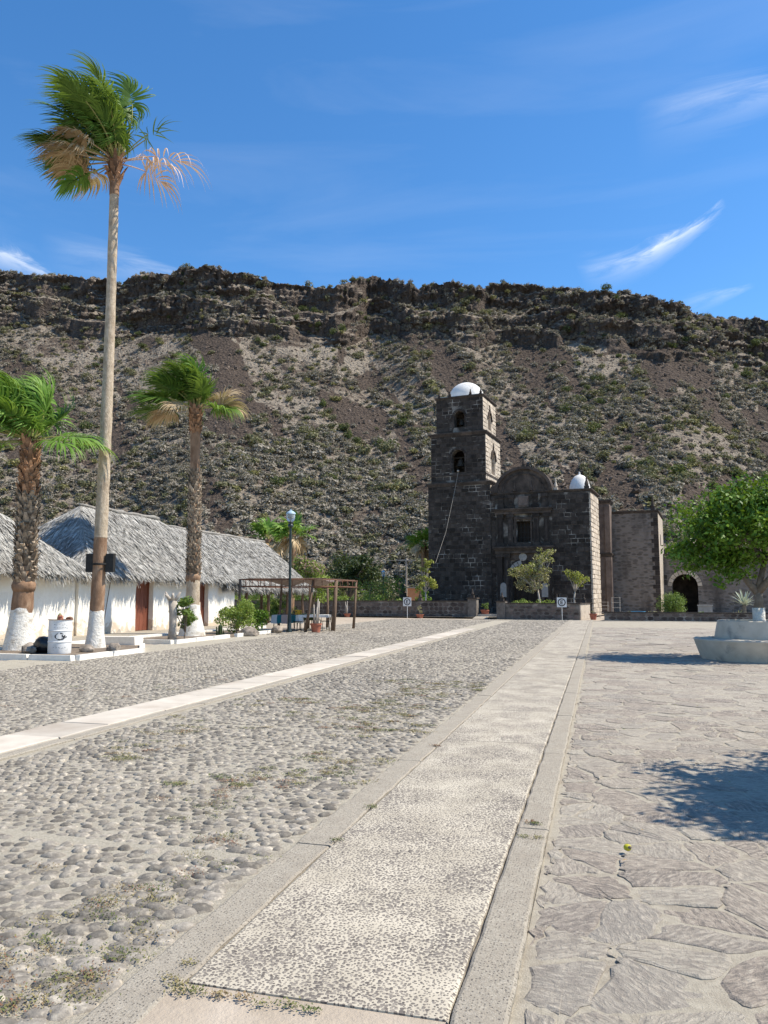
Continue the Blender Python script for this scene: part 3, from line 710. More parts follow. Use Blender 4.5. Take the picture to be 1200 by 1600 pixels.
def build_hill():
    nc, = (960,)
    u = np.linspace(-.95, .95, nc)
    # table gives the skyline as slope = height/distance; small crags added
    RD = [cdir(a, b) for a, b in RIDGE]; RU = [(d.dot(CR)) / d.dot(CF) for d in RD]; RS = [d.z / d.dot(CF) for d in RD]
    ridge = np.interp(u, RU, RS)
    ridge = ridge + .0035 * (fbm(u * 70, u * 0 + 3, 4, .6) - .5) * 2
    but = (fbm(u * 9 + 4, u * 0 + 1.5, 3) - .5) * 2            # big buttresses
    d0 = 128 + 14 * (fbm(u * 5 + 2, u * 0, 2) - .5) * 2 + 0 * u
    rs_ = np.convolve(np.pad(ridge, 60, mode='edge'), np.ones(121) / 121, mode='valid')
    foot = .75 * rs_ + .25 * ridge - (.058 + .016 * (fbm(u * 11 + 9, u * 0 + 7, 3) - .5) * 2)          # slope value at cliff foot
    low = foot - (.018 + .010 * fbm(u * 15 + 1, u * 0 + 5, 3))                          # lower outcrops
    tan = .64
    d_low = tan * d0 / (tan - low); z_low = low * d_low
    d_foot = d_low + 5 + 6 * fbm(u * 16, u * 0 + 2, 2); z_foot = foot * d_foot
    d_r = d_foot + 13 + 3 * but; z_r = (ridge + .0) * d_r
    # rows: talus, lower outcrop, ledge, cliff in two tiers, rim, plateau
    rows = []
    nt_ = 300
    for i in range(nt_):
        t = i / nt_; d = d0 - 25 + (d_low - d0 + 25) * t
        z = np.maximum((d - d0), -3) * tan; z = z + 0 * d
        sag = 1 - .10 * np.sin(np.pi * np.clip((d - d0) / (d_low - d0), 0, 1)); z = np.where(z > 0, z * sag, z * .3)
        rows.append((d, z, np.full(nc, 0.0)))
    def seg(da, za, db, zb, n, cliffness, first=True):
        for i in range(1, n + 1):
            t = i / n; rows.append((da + (db - da) * t, za + (zb - za) * t, np.full(nc, cliffness)))
    dl2 = d_low + 1.6 + 6.5 * np.clip((fbm(u * 22 + 3, u * 0 + 8, 3) - .42) / .2, 0, 1); zl2 = z_low + (z_foot - z_low) * .62
    seg(d_low, z_low, dl2, zl2, 26, .75)
    seg(dl2, zl2, d_foot, z_foot, 10, .25)
    tier = .36 + .22 * (fbm(u * 13 + 5, u * 0 + 4, 3) - .5) * 2
    dm = d_foot + 2.0; zm = z_foot + (z_r - z_foot) * tier
    seg(d_foot, z_foot, dm, zm, 34, 1.0)
    dn = d_r - 3.5; zn = zm + (z_r - zm) * .28
    seg(dm, zm, dn, zn, 12, .3)
    seg(dn, zn, d_r - .6, zn + (z_r - zn) * .93, 34, 1.0)
    seg(d_r - .6, zn + (z_r - zn) * .93, d_r + 1.5, z_r, 5, .4)
    seg(d_r + 1.5, z_r, d_r + 60, z_r + 1, 6, .0)
    D = np.array([r[0] for r in rows]); Z = np.array([r[1] for r in rows]); K = np.array([r[2] for r in rows])
    U = np.broadcast_to(u, D.shape); X = U * D
    # relief
    gully = (fbm(X * .045 + D * .022 + 8, D * .012 + 1, 4) - .5) * 2
    n1 = (fbm(X * .11 + 3, D * .11 + Z * .05, 5, .6) - .5) * 2
    tal = np.clip((D - d0) / 40, 0, 1)
    Z = Z + tal * (1 - K) * (2.2 * gully + 1.0 * n1) * np.where(np.arange(len(rows))[:, None] < nt_, 1, .35)
    col = 1 - np.abs((fbm(X * .30 + 40, Z * .035 + 2, 4, .62) - .5) * 2)              # columns and clefts
    cl2 = (fbm(X * .9 + 3, Z * .16 + 5, 4, .6) - .5) * 2
    shelf = (fbm(X * .05, Z * .33 + 3, 3) - .5) * 2
    topk = np.clip((np.arange(len(rows))[:, None] - len(rows) + 8) / -1, 0, 1)
    brk = np.clip((fbm(X * .035 + 70, Z * .09 + 1, 3) - .30) / .25, .15, 1)
    D = D + K * topk * brk * (-3.2 * (col ** 2) + 1.2 + 2.0 * cl2 + 1.1 * (fbm(X * 2.6 + 3, Z * .5 + 5, 3, .6) - .5) + 3.4 * shelf + 3.0 * (fbm(X * .12 + 9, Z * .14 + 4, 4, .6) - .5))
    wx = X * 1.0
    ca, sa = math.cos(YAW), math.sin(YAW)
    WX = wx * ca - D * sa; WY = wx * sa + D * ca
    V = np.stack([WX, WY, Z], -1).reshape(-1, 3); nr = len(rows)
    i = np.arange(nr * nc).reshape(nr, nc)
    F = np.stack([i[:-1, :-1], i[:-1, 1:], i[1:, 1:], i[1:, :-1]], -1).reshape(-1, 4)
    me = np_mesh('hill', V, F, hill_mat(), smooth=True); at = me.attributes.new('scree', 'FLOAT', 'POINT'); at.data.foreach_set('value', scree_at(U, np.arange(nr)[:, None] + 0 * U).astype(np.float32).ravel())
    o = link('hill', me); tag(o, kind='structure')
    return V.reshape(nr, nc, 3), K, nt_, u
HV, HK, HNT, HU = build_hill()

def gn_scatter(name, src, pts, scale, rot, label, cat):
    """instances of one mesh on many points: a mass nobody could count"""
    me = bpy.data.meshes.new(name); me.vertices.add(len(pts)); me.vertices.foreach_set('co', np.asarray(pts, np.float32).ravel())
    a = me.attributes.new('sc', 'FLOAT_VECTOR', 'POINT'); a.data.foreach_set('vector', np.asarray(scale, np.float32).ravel())
    a = me.attributes.new('ro', 'FLOAT_VECTOR', 'POINT'); a.data.foreach_set('vector', np.asarray(rot, np.float32).ravel())
    o = link(name, me); ng = bpy.data.node_groups.new(name, 'GeometryNodeTree')
    ng.interface.new_socket('Geometry', in_out='INPUT', socket_type='NodeSocketGeometry'); ng.interface.new_socket('Geometry', in_out='OUTPUT', socket_type='NodeSocketGeometry')
    gi, go = ng.nodes.new('NodeGroupInput'), ng.nodes.new('NodeGroupOutput')
    ip = ng.nodes.new('GeometryNodeInstanceOnPoints'); oi = ng.nodes.new('GeometryNodeObjectInfo'); oi.inputs['Object'].default_value = src; oi.transform_space = 'ORIGINAL'
    def na(nm):
        n = ng.nodes.new('GeometryNodeInputNamedAttribute'); n.data_type = 'FLOAT_VECTOR'; n.inputs['Name'].default_value = nm; return n.outputs[0]
    L = ng.links.new
    L(gi.outputs[0], ip.inputs['Points']); L(oi.outputs['Geometry'], ip.inputs['Instance']); L(na('sc'), ip.inputs['Scale']); L(na('ro'), ip.inputs['Rotation']); L(ip.outputs[0], go.inputs[0])
    md = o.modifiers.new('scatter', 'NODES'); md.node_group = ng
    tag(o, label, cat, kind='stuff'); return o
def shrub_mesh(name, mat, seed, n=130, size=.26, twig=False, asp=.45):
    rr = random.Random(seed); blobs = []
    for k in range(7):
        a = rr.uniform(0, 6.28); q = rr.uniform(0, .55); blobs.append(((math.cos(a) * q, math.sin(a) * q, rr.uniform(.25, .75)), (rr.uniform(.28, .5),) * 2 + (rr.uniform(.25, .42),)))
    V, F, val = leafcloud(blobs, n, size, seed, asp=.6, shell=.8, up=.5)
    if twig:
        b = MB()
        for k in range(12):
            a = rr.uniform(0, 6.28); e = (math.cos(a) * rr.uniform(.2, 1), math.sin(a) * rr.uniform(.2, 1), rr.uniform(.5, 1.25))
            b.tube([(0, 0, 0), (e[0] * .4, e[1] * .4, e[2] * .55), e], [.04, .03, .012], 3, caps=False)
        tv = np.array(b.v); V = np.concatenate([V, tv]); F = np.concatenate([F, np.array(b.f) + len(F) * 4]); val = np.concatenate([val, np.array(b.a)])
    return np_mesh(name, V, F, mat, val)
M['brush_grey'] = leaf_mat('dry_grey_brush', (.18, .158, .128), (.42, .375, .305), .15, .9, .1)
M['brush_olive'] = leaf_mat('olive_brush', (.11, .108, .06), (.245, .232, .135), .2, .8, .1)
M['brush_green'] = leaf_mat('green_brush', (.06, .08, .032), (.145, .17, .07), .2, .7, .1)
M['brush_straw'] = leaf_mat('yellow_brush', (.20, .19, .08), (.36, .33, .16), .2, .8, .1)
M['hill_rock'] = surf('hill_boulder', (.085, .064, .050), (.17, .13, .10), 1.5, .95, .6, .1, 4, pv=.45, obj_rand=True, c3=(.20, .165, .135), s3=.6, t3=(.6, .8))
def scatter_hill():
    rs = np.random.RandomState(21)
    nr, nc = HV.shape[:2]
    def sample(n, lo=.03, hi=1.0, wfun=None, power=1.0, umax=.62, scree=.93):
        i = (lo + (hi - lo) * rs.rand(n) ** power) * (HNT + 170); i = np.clip(i.astype(int), 2, nr - 4); j = rs.randint(0, nc, n)
        p = HV[i, j].copy(); ok = np.abs(HU[j]) < umax
        ok &= ~((HK[i, j] > .7) & (rs.rand(n) < .80))
        ok &= rs.rand(n) > scree * scree_at(HU[j], i)
        if wfun is not None:
            X = p[:, 0]; Y = p[:, 1]; ok &= rs.rand(n) < wfun(X, Y)
        p += np.concatenate([rs.normal(0, .25, (n, 2)), np.zeros((n, 1))], 1)
        return p[ok]
    def field(s, ox, lo, hi): return lambda X, Y: np.clip((fbm(X * s + ox, Y * s * .8 + ox * 2, 4) - lo) / (hi - lo), .04, 1)
    kinds = [('grey_brush', 'brush_grey', True, 36000, (.6, 1.7), field(.05, 3, .30, .50), 150, 'dry grey desert brush covering the hillside scree'),
             ('olive_brush', 'brush_olive', False, 8000, (.7, 2.0), field(.06, 9, .34, .56), 130, 'olive desert scrub dotted over the hillside'),
             ('straw_brush', 'brush_straw', True, 2600, (.7, 1.8), field(.07, 19, .42, .62), 120, 'pale yellow scrub dotted over the hillside')]
    for k, (nm, mt, tw, n, sc_, wf, nl, lab) in enumerate(kinds):
        me = shrub_mesh(nm, M[mt], 40 + k, nl, .34, tw)
        src = bpy.data.objects.new(nm, me)                      # mesh source only; the points below place it
        p = sample(n, wfun=wf); m = len(p); s = rs.uniform(*sc_, m) * (1 + .5 * (rs.rand(m) < .1))
        gn_scatter(nm, src, p - np.array([0, 0, .1]), np.stack([s * rs.uniform(.85, 1.2, m), s * rs.uniform(.85, 1.2, m), s * rs.uniform(.7, 1.05, m)], 1), np.stack([rs.normal(0, .1, m), rs.normal(0, .1, m), rs.rand(m) * 6.28], 1), lab, 'scrub')
    # scree blocks
    b = MB(); b.blob((0, 0, 0), (1, .8, .6), 1, .35, 3); me_o = b.build('scree_rocks_source', M['hill_rock']); me = me_o.data; bpy.data.objects.remove(me_o)
    src = bpy.data.objects.new('scree_rocks', me)
    p = sample(52000, scree=-1); m = len(p); s = .16 + .55 * rs.rand(m) ** 3; s[rs.rand(m) < .012] *= 2.2
    gn_scatter('scree_rocks', src, p, np.stack([s * rs.uniform(.7, 1.4, m), s, s * rs.uniform(.7, 1.2, m)], 1), rs.rand(m, 3) * 6.28, 'dark volcanic rubble strewn over the hillside', 'rubble')
    # larger single bushes that can be told apart
    grp = {}
    specs = [('desert_bush', 'brush_green', 'rounded dark green bush standing out on the rocky slope', 130, 'green bushes on the slope'),
             ('palo_bush', 'brush_olive', 'broad olive bush standing out on the rocky slope', 110, 'olive bushes on the slope'),
             ('flowering_bush', 'brush_straw', 'pale yellow bush standing out on the rocky slope', 42, 'yellow bushes on the slope')]
    for k, (nm, mt, lab, n, g) in enumerate(specs):
        mes = [shrub_mesh(nm, M[mt], 70 + 7 * k + q, 330, .20, False) for q in range(3)]
        p = sample(n * 14, .02, .98, field(.03, 5 + 11 * k, .45, .65), umax=.55)[:n]
        if k == 2: p = p
        for q in p:
            o = link(nm, mes[R.randrange(3)], None, (float(q[0]), float(q[1]), float(q[2]) - .15)); s = R.uniform(1.4, 3.2) if k < 2 else R.uniform(1.1, 2.1)
            o.scale = (s * R.uniform(.85, 1.25), s * R.uniform(.85, 1.2), s * R.uniform(.65, .95)); o.rotation_euler = (0, 0, R.uniform(0, 6.28))
            uu = (q[0] * math.cos(YAW) + q[1] * math.sin(YAW)) / (-q[0] * math.sin(YAW) + q[1] * math.cos(YAW))
            zone = 'behind the thatched huts' if uu < -.2 else 'behind the courtyard garden' if uu < .05 else 'behind the church' if uu < .33 else 'behind the arcade wing'
            part = 'low slope' if q[2] < 28 else 'middle slope' if q[2] < 62 else 'high slope' if q[2] < 88 else 'cliff ledges'
            tag(o, ('large ' if s > (2.3 if k < 2 else 1.6) else 'small ') + lab.split(' standing')[0] + ' on the ' + part + ' ' + zone, 'bush', g)
scatter_hill()

# ------------------------------------------------------------------ palms
WIND = -CR
def fan_frond(parent, base, az, el, Lp, Lb, mat, seed, wind=.34, droop=.5, nseg=42, wseg=.034, spread=125, hang=0.0, pet=None, pr=.022):
    rr = random.Random(seed); b = MB()
    d = Vector((math.cos(el) * math.cos(az), math.cos(el) * math.sin(az), math.sin(el))); p = Vector(base); pts = [p.copy()]
    for k in range(6):
        d = (d + WIND * wind * .22 + Vector((0, 0, -.07 * droop))).normalized(); p = p + d * Lp / 6; pts.append(p.copy())
    b.cur = 1; b.tube(pts, [pr * (1.3 - .1 * i) for i in range(7)], 5); b.cur = 0
    T = d; S = T.cross(Vector((0, 0, 1)));
    if S.length < .1: S = Vector((1, 0, 0))
    S.normalize(); roll = rr.uniform(-.7, .7); Nn = S.cross(T); S = (S * math.cos(roll) + Nn * math.sin(roll)).normalized(); Nn = S.cross(T).normalized()
    costa = [p.copy()]; cd = T.copy()
    for k in range(4):
        cd = (cd + WIND * wind * .22 + Vector((0, 0, -.12 * droop))).normalized(); costa.append(costa[-1] + cd * Lb * .11)
    for i in range(nseg):
        ph = math.radians(-spread + 2 * spread * (i + rr.uniform(-.3, .3)) / (nseg - 1)); c_ = math.cos(ph)
        s0 = max(0, c_) * 4; k0 = min(3, int(s0)); q = costa[k0].lerp(costa[k0 + 1], s0 - k0)
        dd = (T * math.cos(ph) + S * math.sin(ph) + Nn * .28 * abs(math.sin(ph))).normalized(); L = Lb * (.66 + .30 * max(0, c_)) * rr.uniform(.85, 1.08); n = 6
        w = wseg * rr.uniform(.8, 1.15); vs = []; wd = Nn.cross(dd).normalized(); wk = wind * rr.uniform(.8, 1.25); hk = (.10 + hang) * rr.uniform(.7, 1.4)
        prof = (.35, 1.0, 1.0, .82, .55, .28, .05)
        for k in range(n + 1):
            ww = wd * w * prof[k]; vs += [q - ww, q + ww]
            f = k / n; dd = (dd + WIND * wk * (.25 + 1.5 * f) + Vector((0, 0, -1)) * hk * (.2 + 1.5 * f) + Vector((rr.gauss(0, .03), rr.gauss(0, .03), rr.gauss(0, .03)))).normalized()
            q = q + dd * L / n
            tw = wd - dd * wd.dot(dd); wd = tw.normalized() if tw.length > .05 else Nn
        b.add(vs, [(2 * k, 2 * k + 1, 2 * k + 3, 2 * k + 2) for k in range(n)], rr.random())
    return b.build('frond', [mat, pet or M['petiole']], parent, fixn=False)
def trunk_pts(base, top, bow, n=24):
    base, top = Vector(base), Vector(top); return [base.lerp(top, i / n) + Vector((CR.x, CR.y, 0)) * bow * math.sin(math.pi * i / n) for i in range(n + 1)]
def at_h(pts, z):
    for a, b in zip(pts, pts[1:]):
        if a.z <= z <= b.z: return a.lerp(b, (z - a.z) / max(1e-6, b.z - a.z))
    return pts[-1]
def trunk_part(parent, pts, z0, z1, rf, mat, name, n=14, step=.22, ringy=.03):
    k = max(3, int((z1 - z0) / step)); b = MB(); P = [at_h(pts, z0 + (z1 - z0) * i / k) for i in range(k + 1)]
    b.tube(P, [rf(q.z) * (1 + R.uniform(-ringy, ringy)) for q in P], n)
    for i in range((k + 1) * n):                                   # lumpy bark; ragged edge where the limewash ends
        x, y, z = b.v[i]; c = P[i // n]; q = 1 + R.uniform(-.02, .02)
        b.v[i] = (c.x + (x - c.x) * q, c.y + (y - c.y) * q, z + (R.uniform(-.07, .07) if name == 'limed_base' and i // n == k else 0))
    return b.build(name, mat, parent, smooth=True, autosm=50)
def boots(parent, pts, z0, z1, rf, mat, dens, name='old_leaf_bases', L=(.16, .30), out=.5, seed=0):
    rr = random.Random(seed); b = MB(); n = int((z1 - z0) * dens)
    for i in range(n):
        z = z0 + (z1 - z0) * (i + rr.random()) / n; a = i * 2.399 + rr.uniform(-.2, .2); c = at_h(pts, z); r = rf(z)
        d = Vector((math.cos(a), math.sin(a), 0)); s = Vector((-d.y, d.x, 0)); l = rr.uniform(*L); w = rr.uniform(.06, .10); o = out * rr.uniform(.6, 1.3)
        p0 = c + d * r * .9; p1 = c + d * (r + l * o * .55) + Vector((0, 0, l * .7)); p2 = c + d * (r + l * o) + Vector((0, 0, l * (1.05 if rr.random() < .6 else .55)))
        th = d * .03
        b.add([p0 - s * w, p0 + s * w, p1 + s * w * .75, p1 - s * w * .75, p2 + s * w * .4, p2 - s * w * .4, p0 - s * w - Vector((0, 0, .05)), p0 + s * w - Vector((0, 0, .05)), p1 + s * w * .6 + th, p1 - s * w * .6 + th],
              [(0, 1, 2, 3), (3, 2, 4, 5), (6, 7, 8, 9), (9, 8, 4, 5), (6, 9, 3, 0), (7, 1, 2, 8)], rr.random())
    return tag(b.build(name, mat, parent, fixn=False), kind='stuff')
def crown_fronds(o, top, specs, seed0):
    for k, (azd, el, Lp, Lb, mt, wind, hang) in enumerate(specs):
        az = math.radians(azd) + YAW
        fan_frond(o, top + Vector((math.cos(az), math.sin(az), 0)) * .10 + Vector((0, 0, .15 * math.sin(math.radians(el)))), az, math.radians(el), Lp, Lb, M[mt], seed0 + k, wind, .5, hang=hang,
                  pet=M['petiole'] if mt in ('frond', 'frond_young') else M['frond_dead'])
# azimuths below: 0 = towards the sun side (screen right), 90 = away from the camera
def palm_tall():
    o = empty('fan_palm', (-14.75, 20.39, 0), 'very tall slender fan palm with smooth pale trunk and windblown crown', 'palm tree')
    top = Vector((.0, .0, 15.3)) + CR * .02
    pts = trunk_pts((0, 0, -.05), (CR * .02 + Vector((0, 0, 15.6))), .06)
    rf = lambda z: .215 - .0058 * min(z, 12) if z > 1.0 else .215 + .10 * (1 - z) ** 2
    trunk_part(o, pts, -.02, 1.2, lambda z: rf(z) + .012, M['limed_bark'], 'limed_base')
    trunk_part(o, pts, 1.08, 3.4, rf, M['palm_bark_dark'], 'lower_trunk'); trunk_part(o, pts, 3.4, 14.5, rf, M['palm_bark'], 'upper_trunk'); trunk_part(o, pts, 14.5, 15.5, lambda z: .155, M['palm_bark_dark'], 'trunk_neck')
    top = pts[-1]
    boots(o, pts, 14.9, 15.75, lambda z: .155, M['boot_red'], 42, 'fresh_leaf_bases', (.25, .42), .55, 3)
    rr = random.Random(8); sp = []
    for k in range(18): sp.append((rr.uniform(60, 300), rr.uniform(45, 88), rr.uniform(1.0, 2.0), rr.uniform(1.1, 1.5), 'frond', rr.uniform(.28, .45), .02))
    for k in range(8): sp.append((rr.uniform(-40, 40), rr.uniform(60, 84), rr.uniform(1.2, 2.1), rr.uniform(1.1, 1.3), 'frond', rr.uniform(.40, .6), .02))
    for k in range(6): sp.append((rr.uniform(130, 230), rr.uniform(12, 38), rr.uniform(1.2, 1.7), rr.uniform(1.0, 1.3), 'frond', .35, .10))
    for k in range(7): sp.append((rr.uniform(125, 240), rr.uniform(-8, 30), rr.uniform(.9, 1.3), rr.uniform(.9, 1.2), 'frond_dead', .26, .35))
    sp.append((190, -25, 1.0, .9, 'frond_young', .2, .35)); sp.append((205, -32, .9, .8, 'frond', .2, .35))
    for k in range(13): sp.append((rr.uniform(0, 360), rr.uniform(40, 85), rr.uniform(.45, 1.0), rr.uniform(.9, 1.35), 'frond', rr.uniform(.26, .42), .03))
    crown_fronds(o, top, sp, 100)
    for k, (az, el, Lp, Lb) in enumerate(((5, 26, 1.35, 1.6), (-12, 12, 1.2, 1.4), (12, 2, 1.0, 1.3))):      # bare bleached fronds on the windward side
        a = math.radians(az) + YAW; fan_frond(o, top, a, math.radians(el), Lp, Lb, M['frond_pale'], 300 + k, -.05, .9, nseg=20, wseg=.026, hang=.42, pet=M['frond_pale'])
    a = math.radians(10) + YAW; fan_frond(o, top, a, math.radians(55), 1.5, .9, M['frond'], 310, -.12, .3, nseg=9, wseg=.02, hang=.05)
    fan_frond(o, top, math.radians(-8) + YAW, math.radians(42), 1.3, .9, M['frond'], 311, -.10, .3, nseg=8, wseg=.02, hang=.05)
    return o
palm_tall()
def palm_shaggy():
    o = empty('fan_palm', (-16.37, 19.09, 0), 'short stout fan palm with shaggy trunk beside the white drum', 'palm tree')
    pts = trunk_pts((0, 0, -.05), Vector((CR.x, CR.y, 0)) * .02 + Vector((0, 0, 6.25)), .04)
    rf = lambda z: .30 + .16 * max(0, 1 - z / 1.2) ** 1.5 if z < 1.7 else .29 - .012 * (z - 1.7)
    trunk_part(o, pts, -.02, 1.25, lambda z: rf(z) + .012, M['limed_bark'], 'limed_base'); trunk_part(o, pts, 1.13, 2.0, rf, M['palm_bark_dark'], 'lower_trunk'); trunk_part(o, pts, 2.0, 6.1, lambda z: rf(z) - .03, M['palm_bark_dark'], 'upper_trunk')
    boots(o, pts, 1.95, 4.6, lambda z: rf(z) - .03, M['boot'], 95, 'old_leaf_bases', (.16, .30), .55, 1); boots(o, pts, 4.5, 6.2, lambda z: rf(z) - .04, M['boot_red'], 80, 'fresh_leaf_bases', (.2, .36), .42, 2)
    b = MB(); c = at_h(pts, 2.0); b.lathe([(.30, -.20), (.325, -.10), (.335, -.02), (.30, .10)], 14, (c.x, c.y, 1.95), jit=.05); b.build('bark_ring', M['palm_bark_dark'], o, smooth=True)
    rr = random.Random(21); sp = []; top = pts[-1]
    for k in range(15): sp.append((rr.uniform(60, 300), rr.uniform(40, 82), rr.uniform(.8, 1.15), rr.uniform(1.0, 1.3), 'frond_young', rr.uniform(.2, .38), .03))
    for k in range(6): sp.append((rr.uniform(-60, 50), rr.uniform(55, 80), rr.uniform(.9, 1.2), rr.uniform(1.0, 1.2), 'frond_young', rr.uniform(.3, .5), .03))
    for k in range(6): sp.append((rr.uniform(150, 250), rr.uniform(-10, 25), rr.uniform(.9, 1.2), rr.uniform(1.0, 1.2), 'frond', .25, .15))
    sp += [(-10, 12, 1.0, 1.15, 'frond_young', -.05, .22), (-30, 2, .9, 1.1, 'frond_young', -.02, .25), (15, 8, 1.3, 1.0, 'frond_young', -.05, .25), (235, -20, .9, 1.1, 'frond', .08, .2)]
    for k in range(16): sp.append((rr.uniform(0, 360), rr.uniform(40, 85), rr.uniform(.35, .7), rr.uniform(1.0, 1.3), 'frond_young', rr.uniform(.2, .36), .03))
    crown_fronds(o, top, sp, 400)
palm_shaggy()
def palm_mid():
    o = empty('fan_palm', (-15.68, 27.84, 0), 'mid-height fan palm with half cleaned trunk in front of the doors', 'palm tree')
    pts = trunk_pts((0, 0, -.05), Vector((CR.x, CR.y, 0)) * -.10 + Vector((0, 0, 9.25)), .02)
    rf = lambda z: .28 + .26 * max(0, 1 - z / 1.3) ** 1.3 if z < 1.4 else .275 - .009 * (z - 1.4)
    trunk_part(o, pts, -.02, 1.3, lambda z: rf(z) + .012, M['limed_bark'], 'limed_base'); trunk_part(o, pts, 1.18, 2.4, rf, M['palm_bark'], 'lower_trunk')
    trunk_part(o, pts, 2.4, 6.7, lambda z: rf(z) - .02, M['palm_bark_dark'], 'middle_trunk'); trunk_part(o, pts, 6.7, 9.1, lambda z: .20, M['palm_bark_dark'], 'upper_trunk')
    boots(o, pts, 2.4, 6.6, lambda z: rf(z) - .02, M['boot'], 62, 'old_leaf_bases', (.14, .26), .42, 5); boots(o, pts, 8.2, 9.3, lambda z: .19, M['boot_red'], 60, 'fresh_leaf_bases', (.2, .34), .4, 6)
    b = MB(); c = at_h(pts, 2.4); b.lathe([(.265, -.25), (.295, -.08), (.30, .0), (.265, .12)], 14, (c.x, c.y, 2.4), jit=.06); b.build('bark_ring', M['palm_bark_dark'], o, smooth=True)
    rr = random.Random(33); sp = []; top = pts[-1]
    for k in range(15): sp.append((rr.uniform(70, 290), rr.uniform(38, 82), rr.uniform(.8, 1.2), rr.uniform(1.0, 1.25), 'frond', rr.uniform(.22, .4), .02))
    for k in range(6): sp.append((rr.uniform(-50, 50), rr.uniform(55, 80), rr.uniform(.9, 1.2), rr.uniform(1.0, 1.2), 'frond_young', rr.uniform(.35, .5), .03))
    for k in range(6): sp.append((rr.uniform(140, 225), rr.uniform(5, 30), rr.uniform(1.0, 1.3), rr.uniform(1.0, 1.2), 'frond', .3, .08))
    for k in range(3): sp.append((rr.uniform(170, 250), rr.uniform(-10, 15), rr.uniform(.6, .9), rr.uniform(.9, 1.1), 'frond_dead', .15, .35))
    sp += [(0, 20, .8, 1.1, 'frond_dead', -.02, .25), (-25, 5, .8, 1.0, 'frond_young', 0, .3), (20, 15, 1.1, 1.0, 'frond_dead', -.05, .35), (5, 35, .9, .9, 'frond_dead', .05, .1), (-10, 10, .9, 1.0, 'frond', 0, .3)]
    for k in range(14): sp.append((rr.uniform(0, 360), rr.uniform(35, 85), rr.uniform(.35, .75), rr.uniform(1.0, 1.25), 'frond', rr.uniform(.22, .38), .03))
    crown_fronds(o, top, sp, 600)
palm_mid()
def palm_far(loc, h, label, seed, n=22, skirt=True, s=1.0):
    o = empty('fan_palm', loc, label, 'palm tree'); pts = trunk_pts((0, 0, -.05), (.1, 0, h), .03, 12)
    trunk_part(o, pts, -.02, h, lambda z: .26 * s, M['palm_bark_dark'], 'trunk', 8, .5)
    rr = random.Random(seed); top = pts[-1]; sp = []
    for k in range(n): sp.append((rr.uniform(0, 360), rr.uniform(5, 80), .8 * s, 1.05 * s, 'frond_young', .12, .12))
    for k in range(8 if skirt else 3): sp.append((rr.uniform(0, 360), rr.uniform(-65, -10), .6 * s, 1.1 * s, 'frond_dead', .05, .35))
    for k, (azd, el, Lp, Lb, mt, wind, hang) in enumerate(sp):
        az = math.radians(azd); fan_frond(o, top, az, math.radians(el), Lp, Lb, M[mt], seed + k, wind, .5, nseg=14, wseg=.09, hang=hang)
palm_far((-25.7, 57.3, 0), 6.2, 'low fan palm peeking over the last thatched roof', 800, 16)
palm_far((-23.0, 55.9, 0), 6.4, 'fan palm with hanging dry skirt behind the lamp post', 850, 24)
palm_far((-15.35, 68.6, 0), 6.4, 'fan palm half hidden behind the bell tower corner', 900, 18, True, .9)

# ------------------------------------------------------------------ thatched huts
def wall_x(b, x0, x1, y0, y1, z0, z1, openings):
    """wall slab between x0..x1 running along y with door openings [(ya, yb, ztop)]"""
    cur = y0
    for (a, c, zt) in sorted(openings):
        seg_wall(b, x0, x1, cur, a, z0, z1); seg_wall(b, x0, x1, a, c, zt, z1); cur = c
    seg_wall(b, x0, x1, cur, y1, z0, z1)
def seg_wall(b, x0, x1, y0, y1, z0, z1):
    ny = max(1, int((y1 - y0) / .35)); nz = max(1, int((z1 - z0) / .35))
    vs = []; idx = lambda i, j: i * (nz + 1) + j
    for i in range(ny + 1):
        for j in range(nz + 1):
            y = y0 + (y1 - y0) * i / ny; z = z0 + (z1 - z0) * j / nz
            w = float(fbm(np.array(y * .9 + 3), np.array(z * .9 + x1), 3) - .5) * .10
            vs.append((x1 + w, y, z))
    n = len(vs); fs = [(idx(i, j), idx(i + 1, j), idx(i + 1, j + 1), idx(i, j + 1)) for i in range(ny) for j in range(nz)]
    vs += [(x0, y0, z0), (x0, y1, z0), (x0, y1, z1), (x0, y0, z1)]
    fs += [(n, n + 3, n + 2, n + 1)]
    fs += [tuple([n + 3, n] + [idx(0, j) for j in range(nz + 1)]), tuple([n + 1, n + 2] + [idx(ny, j) for j in range(nz, -1, -1)]),
           tuple([n, n + 1] + [idx(i, 0) for i in range(ny, -1, -1)]), tuple([n + 2, n + 3] + [idx(i, nz) for i in range(ny + 1)])]
    b.add(vs, fs)
